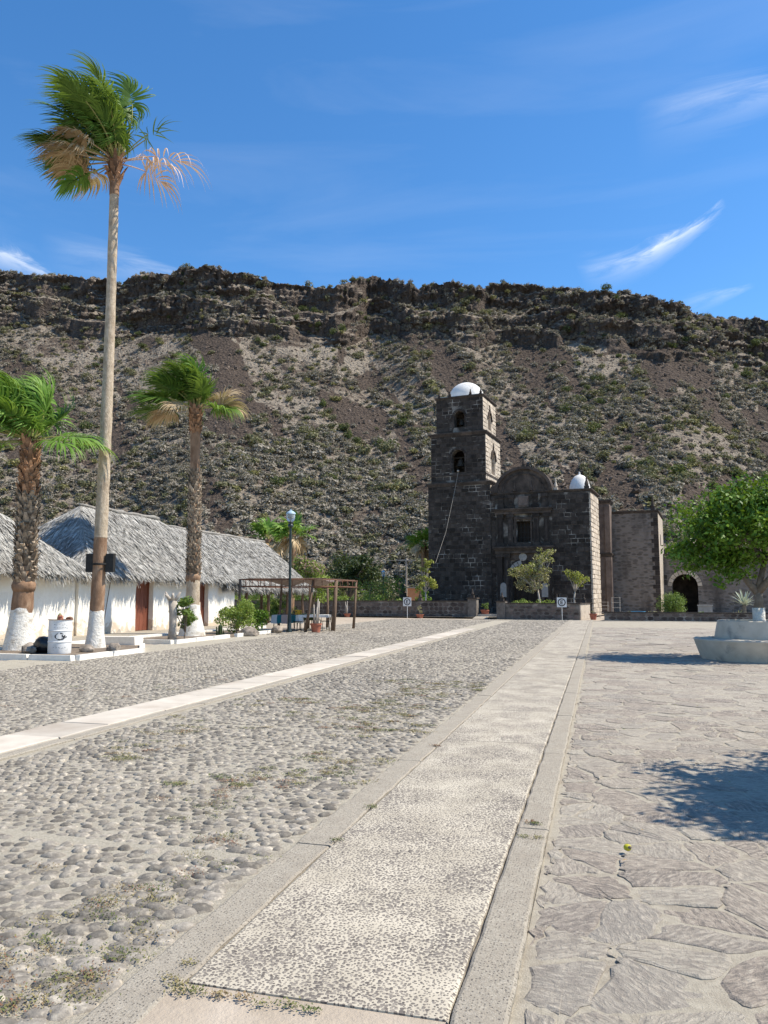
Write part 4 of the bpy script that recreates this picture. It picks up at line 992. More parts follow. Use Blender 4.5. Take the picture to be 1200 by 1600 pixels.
def thatch(parent, x0, x1, y0, y1, ze, xr, ya, yb, zr, dens, seed, faces=('front', 'near', 'far'), th=.22):
    """hip roof: eave rectangle at ze, ridge from (xr,ya) to (xr,yb) at zr, covered with loose palm leaves"""
    rr = np.random.RandomState(seed)
    A, B_, Cc, D_ = (x1, y0, ze), (x1, y1, ze), (x0, y1, ze), (x0, y0, ze); E1, E2 = (xr, ya, zr), (xr, yb, zr)
    core = MB(); low = lambda p: (p[0], p[1], p[2] - th); ins = lambda p: p
    top = [A, B_, Cc, D_, E1, E2]; vs = top + [low(p) for p in top]
    core.add(vs, [(0, 1, 5, 4), (1, 2, 5), (2, 3, 4, 5), (3, 0, 4), (6, 10, 11, 7), (7, 11, 8), (8, 11, 10, 9), (9, 10, 6), (0, 6, 7, 1), (1, 7, 8, 2), (2, 8, 9, 3), (3, 9, 6, 0)])
    roof = core.build('roof', M['thatch_core'], parent)
    F = {'front': [A, B_, E2, E1], 'far': [B_, Cc, E2], 'near': [D_, A, E1], 'back': [Cc, D_, E1, E2]}
    allV, allF, allval = [], [], []
    def strands(P, dirn, nrm, L, W, lift, droop, n):
        side = np.cross(nrm, dirn); a = rr.normal(0, .22, n)[:, None]
        d = dirn * np.cos(a) + side * np.sin(a); sd = np.cross(np.broadcast_to(nrm, d.shape), d); sd /= np.linalg.norm(sd, axis=1)[:, None]
        p0 = P + nrm * .015; p1 = P + d * L[:, None] * .55 + nrm * (lift[:, None] * .6); p2 = P + d * L[:, None] + nrm * lift[:, None] + np.array([0, 0, -1]) * droop[:, None]
        w = W[:, None]; tw = nrm * w * rr.normal(0, .35, n)[:, None]
        V = np.stack([p0 - sd * w, p0 + sd * w, p1 + sd * w + tw, p1 - sd * w - tw, p2 + sd * w * .35, p2 - sd * w * .35], 1).reshape(-1, 3)
        k = np.arange(n)[:, None] * 6; Fq = np.concatenate([k + np.array([0, 1, 2, 3]), k + np.array([3, 2, 4, 5])])
        v = np.clip(rr.rand(n), 0, 1); base = sum(len(q) for q in allV); allV.append(V); allF.append(Fq + base); allval.append(np.concatenate([v, v]))
    for f in faces:
        poly = [np.array(p, float) for p in F[f]]; e = poly[1] - poly[0]; nrm = np.cross(e, poly[2] - poly[0]); area = np.linalg.norm(np.cross(poly[1] - poly[0], poly[2] - poly[0])) / 2 + (np.linalg.norm(np.cross(poly[2] - poly[0], poly[3] - poly[0])) / 2 if len(poly) > 3 else 0)
        nrm /= np.linalg.norm(nrm); nrm = nrm if nrm[2] > 0 else -nrm; eh = e / np.linalg.norm(e)
        down = np.cross(eh, nrm); down = down if down[2] < 0 else -down
        n = int(area * dens); r1, r2 = rr.rand(n), rr.rand(n); sw = r1 + r2 > 1; r1[sw], r2[sw] = 1 - r1[sw], 1 - r2[sw]
        if len(poly) > 3:
            a1 = np.linalg.norm(np.cross(poly[1] - poly[0], poly[2] - poly[0])); a2 = np.linalg.norm(np.cross(poly[2] - poly[0], poly[3] - poly[0])); first = rr.rand(n) < a1 / (a1 + a2)
            P = np.where(first[:, None], poly[0] + r1[:, None] * (poly[1] - poly[0]) + r2[:, None] * (poly[2] - poly[0]), poly[0] + r1[:, None] * (poly[2] - poly[0]) + r2[:, None] * (poly[3] - poly[0]))
        else: P = poly[0] + r1[:, None] * (poly[1] - poly[0]) + r2[:, None] * (poly[2] - poly[0])
        wav = (fbm(P[:, 1] * 1.2 + 4, P[:, 2] * 1.2 + P[:, 0], 3) - .5) * .16
        strands(P + nrm * wav[:, None].clip(0), down, nrm, rr.uniform(.3, .7, n), rr.uniform(.012, .032, n), rr.uniform(.0, .07, n) * (1 + (rr.rand(n) < .08)), np.zeros(n), n)
        # fringe hanging from the eave
        m = int(np.linalg.norm(e) * 150); t = rr.rand(m)
        P = poly[0] + t[:, None] * e - down * .12 + np.array([0, 0, -1]) * (rr.rand(m) * th * 1.0)[:, None]
        cl = .55 + .9 * fbm(t * np.linalg.norm(e) * 2.2, t * 0 + seed, 3)
        strands(P, down, nrm, rr.uniform(.16, .40, m) * cl, rr.uniform(.010, .026, m), np.zeros(m), rr.uniform(.02, .26, m) * cl, m)
    V = np.concatenate(allV); Fq = np.concatenate(allF)
    tag(link('thatch', np_mesh('thatch', V, Fq, M['thatch'], np.concatenate(allval)), roof), kind='stuff')
    # ridge bundle
    b = MB(); n = 14
    b.tube([(xr + R.uniform(-.04, .04), ya + (yb - ya) * i / n, zr + .03 + R.uniform(-.03, .05)) for i in range(n + 1)], [.085 + R.uniform(-.03, .03) for _ in range(n + 1)], 8)
    b.build('ridge_bundle', M['thatch_core'], roof, smooth=True)
def hut_door(parent, x, y0, y1, z0, z1):
    d = empty('door', (0, 0, 0)); d.parent = parent
    n = 4
    for i in range(n):
        b = MB(); a = y0 + .07 + (y1 - y0 - .14) * i / n; c = a + (y1 - y0 - .14) / n - .012
        b.bb(x - .06 + R.uniform(0, .008), x - .02, a, c, z0 + .02, z1 - .07); b.build('plank', M['door'], d)
    b = MB(); b.bb(x - .10, x + .01, y0, y0 + .06, z0, z1); b.bb(x - .10, x + .01, y1 - .06, y1, z0, z1); b.bb(x - .10, x + .012, y0 + .06, y1 - .06, z1 - .06, z1 + .003); b.build('door_frame', M['door'], d)
    b = MB(); b.blob((x + .0, y1 - .17, z0 + 1.0), (.03, .025, .03), 1, 0); b.build('door_knob', M['iron'], d)
def hut_middle():
    o = empty('thatched_hut', (-21.5, 32, 0), 'white adobe hut with grey thatch and two red-brown doors', 'hut')
    ox, oy = -21.5, 32
    b = MB(); y0, y1 = 25.13 - oy, 38.2 - oy; zt = 2.62
    wall_x(b, -19.45 - ox, -19 - ox, y0, y1, .12, zt, [(28.95 - oy, 30.25 - oy, 2.36), (34.40 - oy, 35.30 - oy, 2.40)])
    b.bb(-24 - ox, -19.46 - ox, y0, y0 + .4, .12, zt); b.bb(-24 - ox, -19.46 - ox, y1 - .4, y1, .12, zt); b.bb(-24.4 - ox, -24.0 - ox, y0, y1, .12, zt)
    b.build('wall', M['lime'], o, smooth=False)
    b = MB(); b.bb(-19.9 - ox, -19.46 - ox, 28.5 - oy, 30.7 - oy, .12, 2.6); b.bb(-19.9 - ox, -19.46 - ox, 33.95 - oy, 35.75 - oy, .12, 2.6); b.build('doorway_lining', M['dark_wood'], o)
    hut_door(o, -19.22 - ox, 28.95 - oy, 30.25 - oy, .12, 2.36); hut_door(o, -19.24 - ox, 34.40 - oy, 35.30 - oy, .12, 2.40)
    thatch(o, -24.9 - ox, -18.68 - ox, 25.2 - oy, 38.75 - oy, 2.62, 0, 28.3 - oy, 34.4 - oy, 5.5, 300, 3)
    for k, (y, z0, z1, lean) in enumerate(((27.0, .5, 2.4, .35),)):
        b = MB(); b.tube([(-18.93 - ox, y - oy - lean, z0), (-18.9 - ox, y - oy, z1)], .018, 6); b.build('leaning_pole', M['bark'], o)
hut_middle()
def hut_near():
    ox, oy = -21.5, 18
    o = empty('thatched_hut', (ox, oy, 0), 'white adobe hut with deep shaggy eaves behind the stout palm', 'hut')
    b = MB(); wall_x(b, -19.5 - ox, -19.1 - ox, 12 - oy, 25.1 - oy, .12, 2.55, [])
    b.bb(-24 - ox, -19.51 - ox, 24.7 - oy, 25.1 - oy, .12, 2.55); b.bb(-24 - ox, -19.51 - ox, 12 - oy, 12.4 - oy, .12, 2.55); b.bb(-24.4 - ox, -24 - ox, 12 - oy, 25.1 - oy, .12, 2.55); b.build('wall', M['lime'], o)
    thatch(o, -24.7 - ox, -18.62 - ox, 11.5 - oy, 25.0 - oy, 2.62, 0, 15 - oy, 21.9 - oy, 5.35, 300, 5, ('front', 'far'))
hut_near()
def hut_far():
    ox, oy = -20.6, 43
    o = empty('thatched_shelter', (ox, oy, 0), 'low thatched shelter on wooden posts behind the ramada', 'shelter')
    thatch(o, -25.6 - ox, -18.9 - ox, 36.4 - oy, 49.5 - oy, 2.25, -22.3 - ox, 36.45 - oy, 49.2 - oy, 5.35, 260, 7, ('front', 'far'))
    for (x, y) in ((-19.25, 40.2), (-19.25, 43.2), (-19.25, 46.2), (-19.3, 49.0), (-25.2, 49.0), (-25.2, 40.2), (-22.3, 49.0)):
        b = MB(); b.tube([(x - ox, y - oy, -.03), (x - ox + R.uniform(-.04, .04), y - oy, 1.2), (x - ox, y - oy, 2.3 + max(0, min(1, (-19.0 - x) / 3.3)) * 2.6 if x > -23 else 2.3)], [.11, .10, .09], 8); b.build('post', M['wood'], o, smooth=True)
hut_far()

# raised footpath in front of the huts
fp = sheet('footpath', -19.6, -16.9, 11, 40, .12, M['concrete'], thick=.2)
yy = 12
while yy < 37:
    L = R.uniform(1.8, 2.6); b = MB(); b.bb(-16.89, -16.68, yy, yy + L - .012, -.04, .125, jit=.006); b.build('kerb_stone', M['kerb_white'], fp); yy += L
# low white step between bed and footpath
b = MB(); b.bb(-16.55, -15.1, 23.0, 23.5, -.04, .24, jit=.012)
tag(b.build('low_white_step', M['kerb_white']), 'low whitewashed step behind the planted bed', 'step')

# ------------------------------------------------------------------ planted beds
def kerb_run(o, pts, w=.16, h=.13):
    for (a, c) in zip(pts, pts[1:]):
        a, c = Vector(a), Vector(c); d = c - a; n = max(1, round(d.length / 1.3)); ang = math.atan2(d.y, d.x)
        for i in range(n):
            m_ = a + d * (i + .5) / n; b = MB(); b.box((m_.x, m_.y, h / 2 - .03), (d.length / n - .006, w, h + .06), ang, .95, .006); b.build('kerb_stone', M['kerb_white'], o)
bed = empty('bed_kerb', (-12.7, 16.7, 0), 'white painted kerb around the bed of two palms and a drum', 'kerb')
def rel(o, pts): return [(p[0] - o.location.x, p[1] - o.location.y, 0) for p in pts]
kerb_run(bed, rel(bed, [(-18, 16.75), (-12.72, 16.75)])); kerb_run(bed, rel(bed, [(-12.7, 16.83), (-12.7, 19.7)])); kerb_run(bed, rel(bed, [(-12.7, 19.74), (-13.9, 21.6)]))
b = MB(); b.prism_z([(-18, 16.8), (-12.75, 16.8), (-12.75, 19.7), (-13.9, 21.6), (-18, 22)], -.05, .06); tag(b.build('bed_soil', M['soil']), kind='structure')
bed2 = empty('bed_kerb', (-13.8, 23.4, 0), 'white painted kerb around the bed with a cut stump', 'kerb')
kerb_run(bed2, rel(bed2, [(-16.4, 23.9), (-13.95, 23.5)])); kerb_run(bed2, rel(bed2, [(-13.92, 23.55), (-13.95, 27.6)]))
b = MB(); b.prism_z([(-16.6, 24), (-14, 23.6), (-14, 29.0), (-16.6, 29.0)], -.05, .05); tag(b.build('bed_soil', M['soil']), kind='structure')
bed3 = empty('bed_kerb', (-13.95, 28, 0), 'white painted kerb beside the leafy bush and boulders', 'kerb')
kerb_run(bed3, rel(bed3, [(-13.95, 28.2), (-13.95, 32.6)])); kerb_run(bed3, rel(bed3, [(-13.95, 32.7), (-15.2, 32.8)]))
b = MB(); b.prism_z([(-16.6, 29.01), (-14.02, 29.01), (-14.02, 32.7), (-16.6, 32.7)], -.05, .05); tag(b.build('bed_soil', M['soil']), kind='structure')

def rock(loc, r, label, seed, name='rock'):
    b = MB(); b.blob((0, 0, r[2] * .6), r, 2, .22, seed, flat=-r[2] * .55); o = b.build(name, M['rock'], None, loc, smooth=True, autosm=35)
    return tag(o, label, 'rock')
rock((-15.15, 18.05, .06), (.26, .2, .17), 'rounded rock between stout palm and black bag', 1)
rock((-14.92, 17.75, .06), (.17, .15, .13), 'small tan rock in front of the black bag', 2)
rock((-13.80, 18.75, .06), (.22, .16, .14), 'grey rock between white drum and tall palm', 3)
rock((-13.45, 19.35, .06), (.16, .13, .10), 'flat pale rock at the foot of the tall palm', 4)
rock((-13.05, 18.95, .06), (.2, .17, .17), 'dark round rock inside the kerb corner', 5)
rock((-16.9, 17.6, .05), (.25, .2, .12), 'dark rock left of the stout palm on bed soil', 6)
rock((-13.72, 29.0, 0), (.42, .26, .22), 'big tan boulder on the kerb by the leafy bush', 7)
rock((-13.7, 31.7, 0), (.27, .22, .2), 'pale round boulder beside the lamp post', 8)

# rubbish drum
def drum():
    o = empty('trash_drum', (-14.17, 18.05, .06), 'white painted steel drum with worn black emblem, full of rubbish', 'drum')
    b = MB(); r = .30; H_ = .92
    prof = [(r - .01, 0), (r, .02), (r, .30)] + [(r + .012, .31), (r + .012, .325), (r, .335), (r, .60), (r + .012, .61), (r + .012, .625), (r, .635), (r, H_ - .02), (r + .014, H_ - .012), (r + .014, H_), (r - .01, H_), (r - .02, H_ - .12)]
    b.lathe(prof, 40); b.build('barrel', M['white'], o, smooth=True, autosm=40)
    b = MB(); b.lathe([(r + .017, H_ - .014), (r + .019, H_ + .003), (r - .006, H_ + .003)], 40, cap=False); b.build('rim', M['rust'], o, smooth=True)
    # worn emblem and lettering strokes, following the steel
    ca = math.atan2(-18.05, 14.17)
    def stroke(b, s0, z0, s1, z1, w):
        n = 5; vs = []
        for i in range(n + 1):
            t = i / n; s = s0 + (s1 - s0) * t; z = z0 + (z1 - z0) * t; L = math.hypot(s1 - s0, z1 - z0); nx, nz = -(z1 - z0) / L * w, (s1 - s0) / L * w
            for k in (-1, 1):
                a = ca + (s + k * nx) / r; vs.append((math.cos(a) * (r + .004), math.sin(a) * (r + .004), z + k * nz))
        b.add(vs, [(2 * i, 2 * i + 1, 2 * i + 3, 2 * i + 2) for i in range(n)])
    b = MB(); rr = random.Random(5)
    for i in range(16):
        a = i / 16 * 6.28
        if rr.random() < .82:
            q = .10 + rr.uniform(-.015, .02); stroke(b, .10 * math.cos(a) * 1.25, .47 + .085 * math.sin(a), .10 * math.cos(a + .42) * 1.25, .47 + .085 * math.sin(a + .42), rr.uniform(.006, .018))
    for i in range(7): x = rr.uniform(.04, .15); z = rr.uniform(.40, .55); stroke(b, x, z, x + rr.uniform(-.04, .04), z + rr.uniform(-.04, .05), rr.uniform(.006, .016))
    for zr in (.70, .78, .17):
        x = -.17
        while x < .17: l = rr.uniform(.015, .05); stroke(b, x, zr + rr.uniform(-.02, .02), x + l, zr + rr.uniform(-.02, .02), rr.uniform(.002, .005)); x += l + rr.uniform(.015, .05)
    b.build('worn_emblem', M['black_paint'], o, fixn=False)
    rub = [((.05, -.08, H_ + .03), (.09, .08, .09), 'terra'), ((-.07, .05, H_ + .04), (.08, .07, .12), 'leaf_tan'), ((.16, .12, H_ + .0), (.09, .08, .06), 'rust'), ((0, 0, H_ - .1), (.26, .26, .09), 'soil')]
    for k, (c, rr_, m_) in enumerate(rub):
        b = MB(); b.blob(c, rr_, 2, .3, 20 + k); b.build('rubbish', M[m_], o)
drum()
def bag():
    b = MB()
    b.blob((0, 0, .17), (.34, .28, .24), 3, .22, 9, flat=-.17); b.blob((-.22, .05, .12), (.22, .2, .17), 3, .25, 4, flat=-.12); b.tube([(.05, 0, .36), (.09, .02, .44), (.16, .03, .50)], [.07, .03, .06], 7)
    tag(b.build('rubbish_bag', M['plastic_black'], None, (-14.72, 18.25, .06), smooth=True), 'black plastic rubbish bag slumped beside the white drum', 'bag')
bag()
def speaker_boxes():
    o = empty('junction_box', (-14.75 + CR.x * .08, 20.39 + CR.y * .08, 2.35), 'dark metal box strapped around the tall palm trunk', 'box')
    for s, dx in ((-1, -.30), (1, .30)):
        b = MB(); p = CR * dx - CF * .02; b.box((p.x, p.y, .27), (.24, .2, .56), YAW); b.build('housing', M['iron'], o)
    b = MB(); b.lathe([(.235, 0), (.245, .01), (.245, .05), (.235, .06)], 20, (0, 0, .2), cap=False); b.build('strap', M['iron'], o)
speaker_boxes()

# stump with shrub, leafy bush, small cactus
def stump_shrub():
    o = empty('cut_stump', (-14.85, 24.95, 0), 'pollarded grey trunk beside mid-height palm, bare on top', 'stump')
    b = MB(); b.tube([(0, 0, -.03), (.02, 0, .5), (.0, .02, 1.0), (-.02, 0, 1.45)], [.17, .135, .14, .16], 10)
    for k in range(6): a = k * 1.05; b.tube([(-.02, 0, 1.38), (-.02 + math.cos(a) * .18, math.sin(a) * .18, 1.56), (-.02 + math.cos(a) * .30, math.sin(a) * .30, 1.66 + .1 * R.random())], [.09, .06, .035], 6)
    b.build('trunk', M['bark_pale'], o, smooth=True)
    s = empty('bush', (-14.55, 25.35, 0), 'dark leafy bush growing against the cut stump', 'bush')
    bl = crown_blobs((.0, 0, .95), (.55, .5, .8), 16, 5, (.25, .42), -.9); limbs(s, (0, 0, -.02), (0, 0, .3), bl, .03, M['bark'], 3, 8, 'stems'); crown_part(s, bl, 1500, .11, M['leaf_mid'], 5, 'foliage')
    s = empty('bush', (-14.75, 30.0, 0), 'rounded light green bush in the kerbed bed near lamp post', 'bush')
    bl = crown_blobs((-.1, 0, .85), (.95, 1.05, .78), 26, 8, (.25, .4), -.95); limbs(s, (0, 0, -.02), (0, 0, .3), bl, .035, M['bark'], 4, 10, 'stems'); crown_part(s, bl, 3600, .10, M['leaf_light'], 6, 'foliage')
    s = empty('bush', (-14.75, 31.9, 0), 'smaller bright green bush next to the rounded bush', 'bush')
    bl = crown_blobs((0, 0, .6), (.55, .6, .55), 14, 9, (.28, .42), -.95); limbs(s, (0, 0, -.02), (0, 0, .25), bl, .03, M['bark'], 5, 8, 'stems'); crown_part(s, bl, 1500, .10, M['leaf_citrus'], 7, 'foliage')
    c = empty('small_cactus', (-14.6, 28.15, .0), 'small ribbed green cactus before the rounded bush', 'cactus')
    b = MB(); n = 16; prof = [(.055, 0), (.075, .1), (.08, .28), (.07, .42), (.03, .48)]; vs = []
    for (r, z) in prof:
        for k in range(n): a = 2 * math.pi * k / n; q = r * (1 + (.16 if k % 2 else -.12)); vs.append((math.cos(a) * q, math.sin(a) * q, z))
    b.add(vs, [(i * n + k, i * n + (k + 1) % n, (i + 1) * n + (k + 1) % n, (i + 1) * n + k) for i in range(4) for k in range(n)] + [tuple(4 * n + k for k in range(n))]); b.build('stem', M['leaf_dark'], c)
    b = MB()
    for k in range(5): b.tube([(.14 * math.cos(k), .14 * math.sin(k), -.02), (.16 * math.cos(k), .16 * math.sin(k), .2 + .05 * k)], [.03, .02], 6)
    b.build('offset_stems', M['leaf_dark'], c)
stump_shrub()

# ------------------------------------------------------------------ lamp posts
def lamp_post(loc, h, label, s=1.0):
    o = empty('lamp_post', loc, label, 'lamp post')
    b = MB(); b.lathe([(.14 * s, 0), (.14 * s, .08), (.10 * s, .16), (.085 * s, .7), (.065 * s, .9), (.055 * s, h - 1.0), (.05 * s, h - .75)], 12); b.build('pole', M['metal_dark'], o, smooth=True, autosm=40)
    b = MB(); b.lathe([(.05 * s, h - .75), (.13 * s, h - .68), (.13 * s, h - .62), (.09 * s, h - .56), (.12 * s, h - .52), (.12 * s, h - .48)], 12); b.build('collar', M['metal_dark'], o, smooth=True, autosm=40)
    g, nt, p, out = mat_base('lamp_glass'); p.inputs['Base Color'].default_value = (.75, .8, .82, 1); p.inputs['Roughness'].default_value = .25; p.inputs['Transmission Weight'].default_value = .75
    b = MB(); b.lathe([(.10 * s, h - .48), (.17 * s, h - .40), (.20 * s, h - .24), (.19 * s, h - .10)], 16, cap=False); b.build('globe', g, o, smooth=True)
    b = MB(); b.lathe([(.03 * s, h - .5), (.035 * s, h - .2)], 8); b.build('bulb_holder', M['metal_dark'], o)
    cap_m = surf('lamp_cap_blue', (.30, .42, .50), (.40, .52, .60), 6, .5, 0)
    b = MB(); b.lathe([(.23 * s, h - .11), (.22 * s, h - .07), (.12 * s, h + .02), (.03 * s, h + .06), (.015 * s, h + .13)], 16); b.build('cap', cap_m, o, smooth=True, autosm=40)
    return o
lamp_post((-13.42, 32.47, 0), 5.45, 'tall dark iron lamp post with pale blue cap by the ramada')
lamp_post((-18.8, 67.6, 0), 3.9, 'slim lamp post among the shrubs behind courtyard wall', .8)

# ------------------------------------------------------------------ ramada with tables
def ramada():
    ox, oy = -13.4, 35
    o = empty('ramada', (ox, oy, 0), 'open ramada of crooked wooden posts and rusty lattice beams', 'ramada')
    def post(x, y, tx, ty, h=2.35, r=.065):
        b = MB(); b.tube([(x - ox, y - oy, -.03), ((x * .6 + tx * .4) - ox + .02, (y * .6 + ty * .4) - oy, h * .4), (tx - ox, ty - oy, h)], [r * 1.15, r, r * .85], 8); b.build('post', M['wood'], o, smooth=True)
    post(-15.75, 32.0, -15.65, 32.0); post(-12.73, 32.66, -12.4, 32.75); post(-11.96, 34.21, -11.85, 34.3, 2.35, .10); post(-11.92, 37.21, -11.8, 37.25)
    post(-15.3, 35.6, -15.1, 35.5); post(-15.7, 38.0, -15.6, 38.0); post(-13.6, 38.0, -13.6, 38.0); post(-14.1, 36.6, -14.0, 36.5, 2.3, .055)
    def truss(a, c, z0, z1, n):
        a, c = Vector((a[0] - ox, a[1] - oy, 0)), Vector((c[0] - ox, c[1] - oy, 0)); b = MB()
        up = Vector((0, 0, 1)); b.tube([a + up * z1, c + up * z1], .028, 5); b.tube([a + up * z0, c + up * z0], .028, 5)
        for i in range(n + 1): q = a.lerp(c, i / n); b.tube([q + up * (z0 - .01), q + up * (z1 + .01)], .018, 5)
        b.build('lattice_beam', M['rust'], o, smooth=True)
    truss((-15.7, 32.0), (-12.35, 32.7), 2.06, 2.37, 7); truss((-12.35, 32.75), (-11.8, 34.3), 2.06, 2.37, 3); truss((-11.8, 34.3), (-11.75, 37.3), 2.06, 2.37, 4)
    truss((-11.75, 37.3), (-15.7, 38.1), 2.06, 2.37, 8); truss((-15.7, 38.1), (-15.7, 32.0), 2.06, 2.37, 9)
    b = MB(); nx, ny = 10, 8; vs = []
    for i in range(nx + 1):
        for j in range(ny + 1):
            x = -15.0 + 3.0 * i / nx; y = 32.6 + 3.4 * j / ny; sag = -.22 * math.sin(math.pi * i / nx * 2) ** 2 * math.sin(math.pi * j / ny) - .10 * (math.sin(math.pi * j / ny)) + R.uniform(-.02, .02)
            vs.append((x - ox, y - oy, 2.40 + sag))
    b.add(vs, [(i * (ny + 1) + j, (i + 1) * (ny + 1) + j, (i + 1) * (ny + 1) + j + 1, i * (ny + 1) + j + 1) for i in range(nx) for j in range(ny)]); b.build('shade_cloth', M['cloth_shade'], o, smooth=True)
    for k in range(5):
        b = MB(); y = 32.9 + k * 1.05; b.tube([(-15.7 - ox, y - oy, 2.42), (-13.7 - ox, y - oy + .1, 2.41 + R.uniform(-.02, .02)), (-11.9 - ox, y - oy + .2, 2.42)], .03, 6); b.build('roof_pole', M['wood'], o)
ramada()
def stripe_mat():
    m, nt, p, out = mat_base('striped_tablecloth'); v = coords(nt, None, 'Object'); s = N(nt, 'ShaderNodeSeparateXYZ'); nt.links.new(v, s.inputs[0])
    cr = N(nt, 'ShaderNodeValToRGB'); cr.color_ramp.interpolation = 'CONSTANT'; e = cr.color_ramp.elements; e[0].position = 0; e[0].color = (.6, .62, .62, 1); e[1].position = .22; e[1].color = (.02, .16, .19, 1)
    for pos, c in ((.36, (.45, .35, .33, 1)), (.66, (.02, .16, .19, 1)), (.82, (.62, .62, .6, 1))): q = e.new(pos); q.color = c
    nt.links.new(ramp(nt, math_n(nt, 'ADD', s.outputs[0], math_n(nt, 'MULTIPLY', noise(nt, v, 6, 2), .04)), -.7, .8), cr.inputs[0]); nt.links.new(cr.outputs[0], p.inputs['Base Color']); p.inputs['Roughness'].default_value = .9; return m
def table(loc, dx, dy, mat, label, rz=0, drop=.38):
    o = empty('dining_table', loc, label, 'table', rz=rz)
    for (i, j) in ((-1, -1), (1, -1), (1, 1), (-1, 1)):
        b = MB(); b.tube([(i * (dx / 2 - .06), j * (dy / 2 - .06), 0), (i * (dx / 2 - .08), j * (dy / 2 - .08), .72)], .02, 6); b.build('leg', M['iron'], o)
    b = MB(); b.bb(-dx / 2, dx / 2, -dy / 2, dy / 2, .71, .735); b.build('table_top', M['white'], o)
    if mat:
        b = MB(); n = 40; per = []
        for k in range(n):
            a = 2 * math.pi * k / n; c_, s_ = math.cos(a), math.sin(a); m_ = max(abs(c_), abs(s_)); per.append((c_ / m_ * (dx / 2 + .012), s_ / m_ * (dy / 2 + .012)))
        vs = [(x, y, .742) for x, y in per] + [(x * (1.02 + .05 * (k % 2)), y * (1.02 + .05 * (k % 2)), .742 - drop * (.9 + .2 * R.random())) for k, (x, y) in enumerate(per)]
        b.add(vs, [tuple(range(n))] + [(k, (k + 1) % n, n + (k + 1) % n, n + k) for k in range(n)]); b.build('tablecloth', mat, o, smooth=True, autosm=50)
    return o
table((-14.05, 33.75, 0), 1.25, .75, stripe_mat(), 'table under a teal and white striped cloth beside lamp post', .1)
table((-12.9, 34.6, 0), 1.2, .7, M['white'], 'small table under a plain white cloth in the ramada', .15, .12)
table((-14.3, 36.4, 0), 1.3, .8, M['leaf_dark'], 'table under a dark cloth at the back of ramada', 0, .3)
def chair(loc, rz, label, back=None):
    o = empty('iron_chair', loc, label, 'chair', 'iron chairs around the ramada tables', rz)
    for (i, j) in ((-1, -1), (1, -1)):
        b = MB(); b.tube([(i * .19, -.22, 0), (i * .19, -.19, .44)], .014, 6); b.build('leg', M['iron'], o)
    for i in (-1, 1):
        b = MB(); b.tube([(i * .19, .24, 0), (i * .19, .20, .44), (i * .18, .26, .92)], .014, 6); b.build('rear_leg', M['iron'], o)
    b = MB(); b.bb(-.21, .21, -.21, .21, .44, .465); b.build('seat', M['iron'], o)
    if back:
        b = MB(); b.bb(-.20, .20, .205, .245, .52, .95); b.build('backrest', back, o)
    else:
        b = MB(); b.tube([(-.18, .26, .9), (0, .275, .95), (.18, .26, .9)], .014, 6)
        for q in (-.09, 0, .09): b.tube([(q, .215, .5), (q, .265, .92)], .009, 5)
        b.build('backrest', M['iron'], o)
chair((-13.35, 33.5, 0), 1.4, 'black iron chair with open back between two ramada tables'); chair((-12.35, 34.3, 0), -1.5, 'black iron chair at the outer end of white table')
chair((-13.9, 35.0, 0), 2.9, 'chair with bright yellow backrest under the ramada', M['yellow']); chair((-13.3, 35.7, 0), .3, 'black iron chair behind the white table, back to wall')

# ------------------------------------------------------------------ pots
def pot(loc, r, h, label, plant=None, seed=0, tone='terra'):
    o = empty('plant_pot', loc, label, 'plant pot')
    b = MB(); b.lathe([(r * .72, 0), (r * .96, h * .82), (r * 1.08, h * .83), (r * 1.1, h), (r * .98, h), (r * .92, h * .86)], 20); b.build('pot', M[tone], o, smooth=True, autosm=35)
    b = MB(); b.lathe([(r * .9, h * .80), (r * .9, h * .88)], 16); b.build('soil', M['soil'], o); rr = random.Random(seed)
    if plant == 'stalks':
        for k in range(5):
            b = MB(); a = rr.uniform(0, 6.28); l = rr.uniform(.4, 1.1); lean = rr.uniform(.02, .22)
            b.tube([(math.cos(a) * r * .3, math.sin(a) * r * .3, h * .8), (math.cos(a) * (r * .3 + lean * .5), math.sin(a) * (r * .3 + lean * .5), h + l * .5), (math.cos(a) * (r * .3 + lean), math.sin(a) * (r * .3 + lean), h + l)], [.045, .04, .02], 6); b.build('stem', M['bark_pale'], o, smooth=True)
    elif plant:
        bl = crown_blobs((0, 0, h + plant[1] * .5), (plant[0], plant[0], plant[1] * .55), 10, seed, (.3, .5), -.9); limbs(o, (0, 0, h * .8), (0, 0, h + .1), bl, .02, M['bark_pale'], seed, 7, 'stems'); crown_part(o, bl, plant[3], .10, M[plant[2]], seed, 'foliage')
pot((-12.25, 32.75, 0), .25, .40, 'terracotta pot of bare cactus stalks at foot of ramada post', 'stalks', 3)

# ------------------------------------------------------------------ church frame
CO = Vector((-14.16, 65.6, 0)); CA = math.radians(-7.5)
def cw(x, y, z=0):
    """church-frame point to world"""
    return (CO.x + x * math.cos(CA) - y * math.sin(CA), CO.y + x * math.sin(CA) + y * math.cos(CA), z)
pot(cw(-3.9, -8.15), .27, .26, 'wide terracotta bowl of pale stalks under courtyard wall', 'stalks', 6)
pot(cw(2.3, -8.45), .29, .26, 'wide terracotta bowl with dry twigs beside the parking sign', (.22, .8, 'leaf_tan', 120), 7)
pot(cw(7.05, -7.4), .30, .62, 'tall red pot with flowering plant in the gateway', (.3, .55, 'leaf_mid', 260), 8)
pot(cw(15.0, -8.3), .25, .42, 'small red pot at the lit planter corner', (.12, .2, 'leaf_tan', 40), 9)
pot(cw(16.6, -9.1), .27, .26, 'red bowl under the white wire rack', (.2, .2, 'leaf_mid', 60), 10)

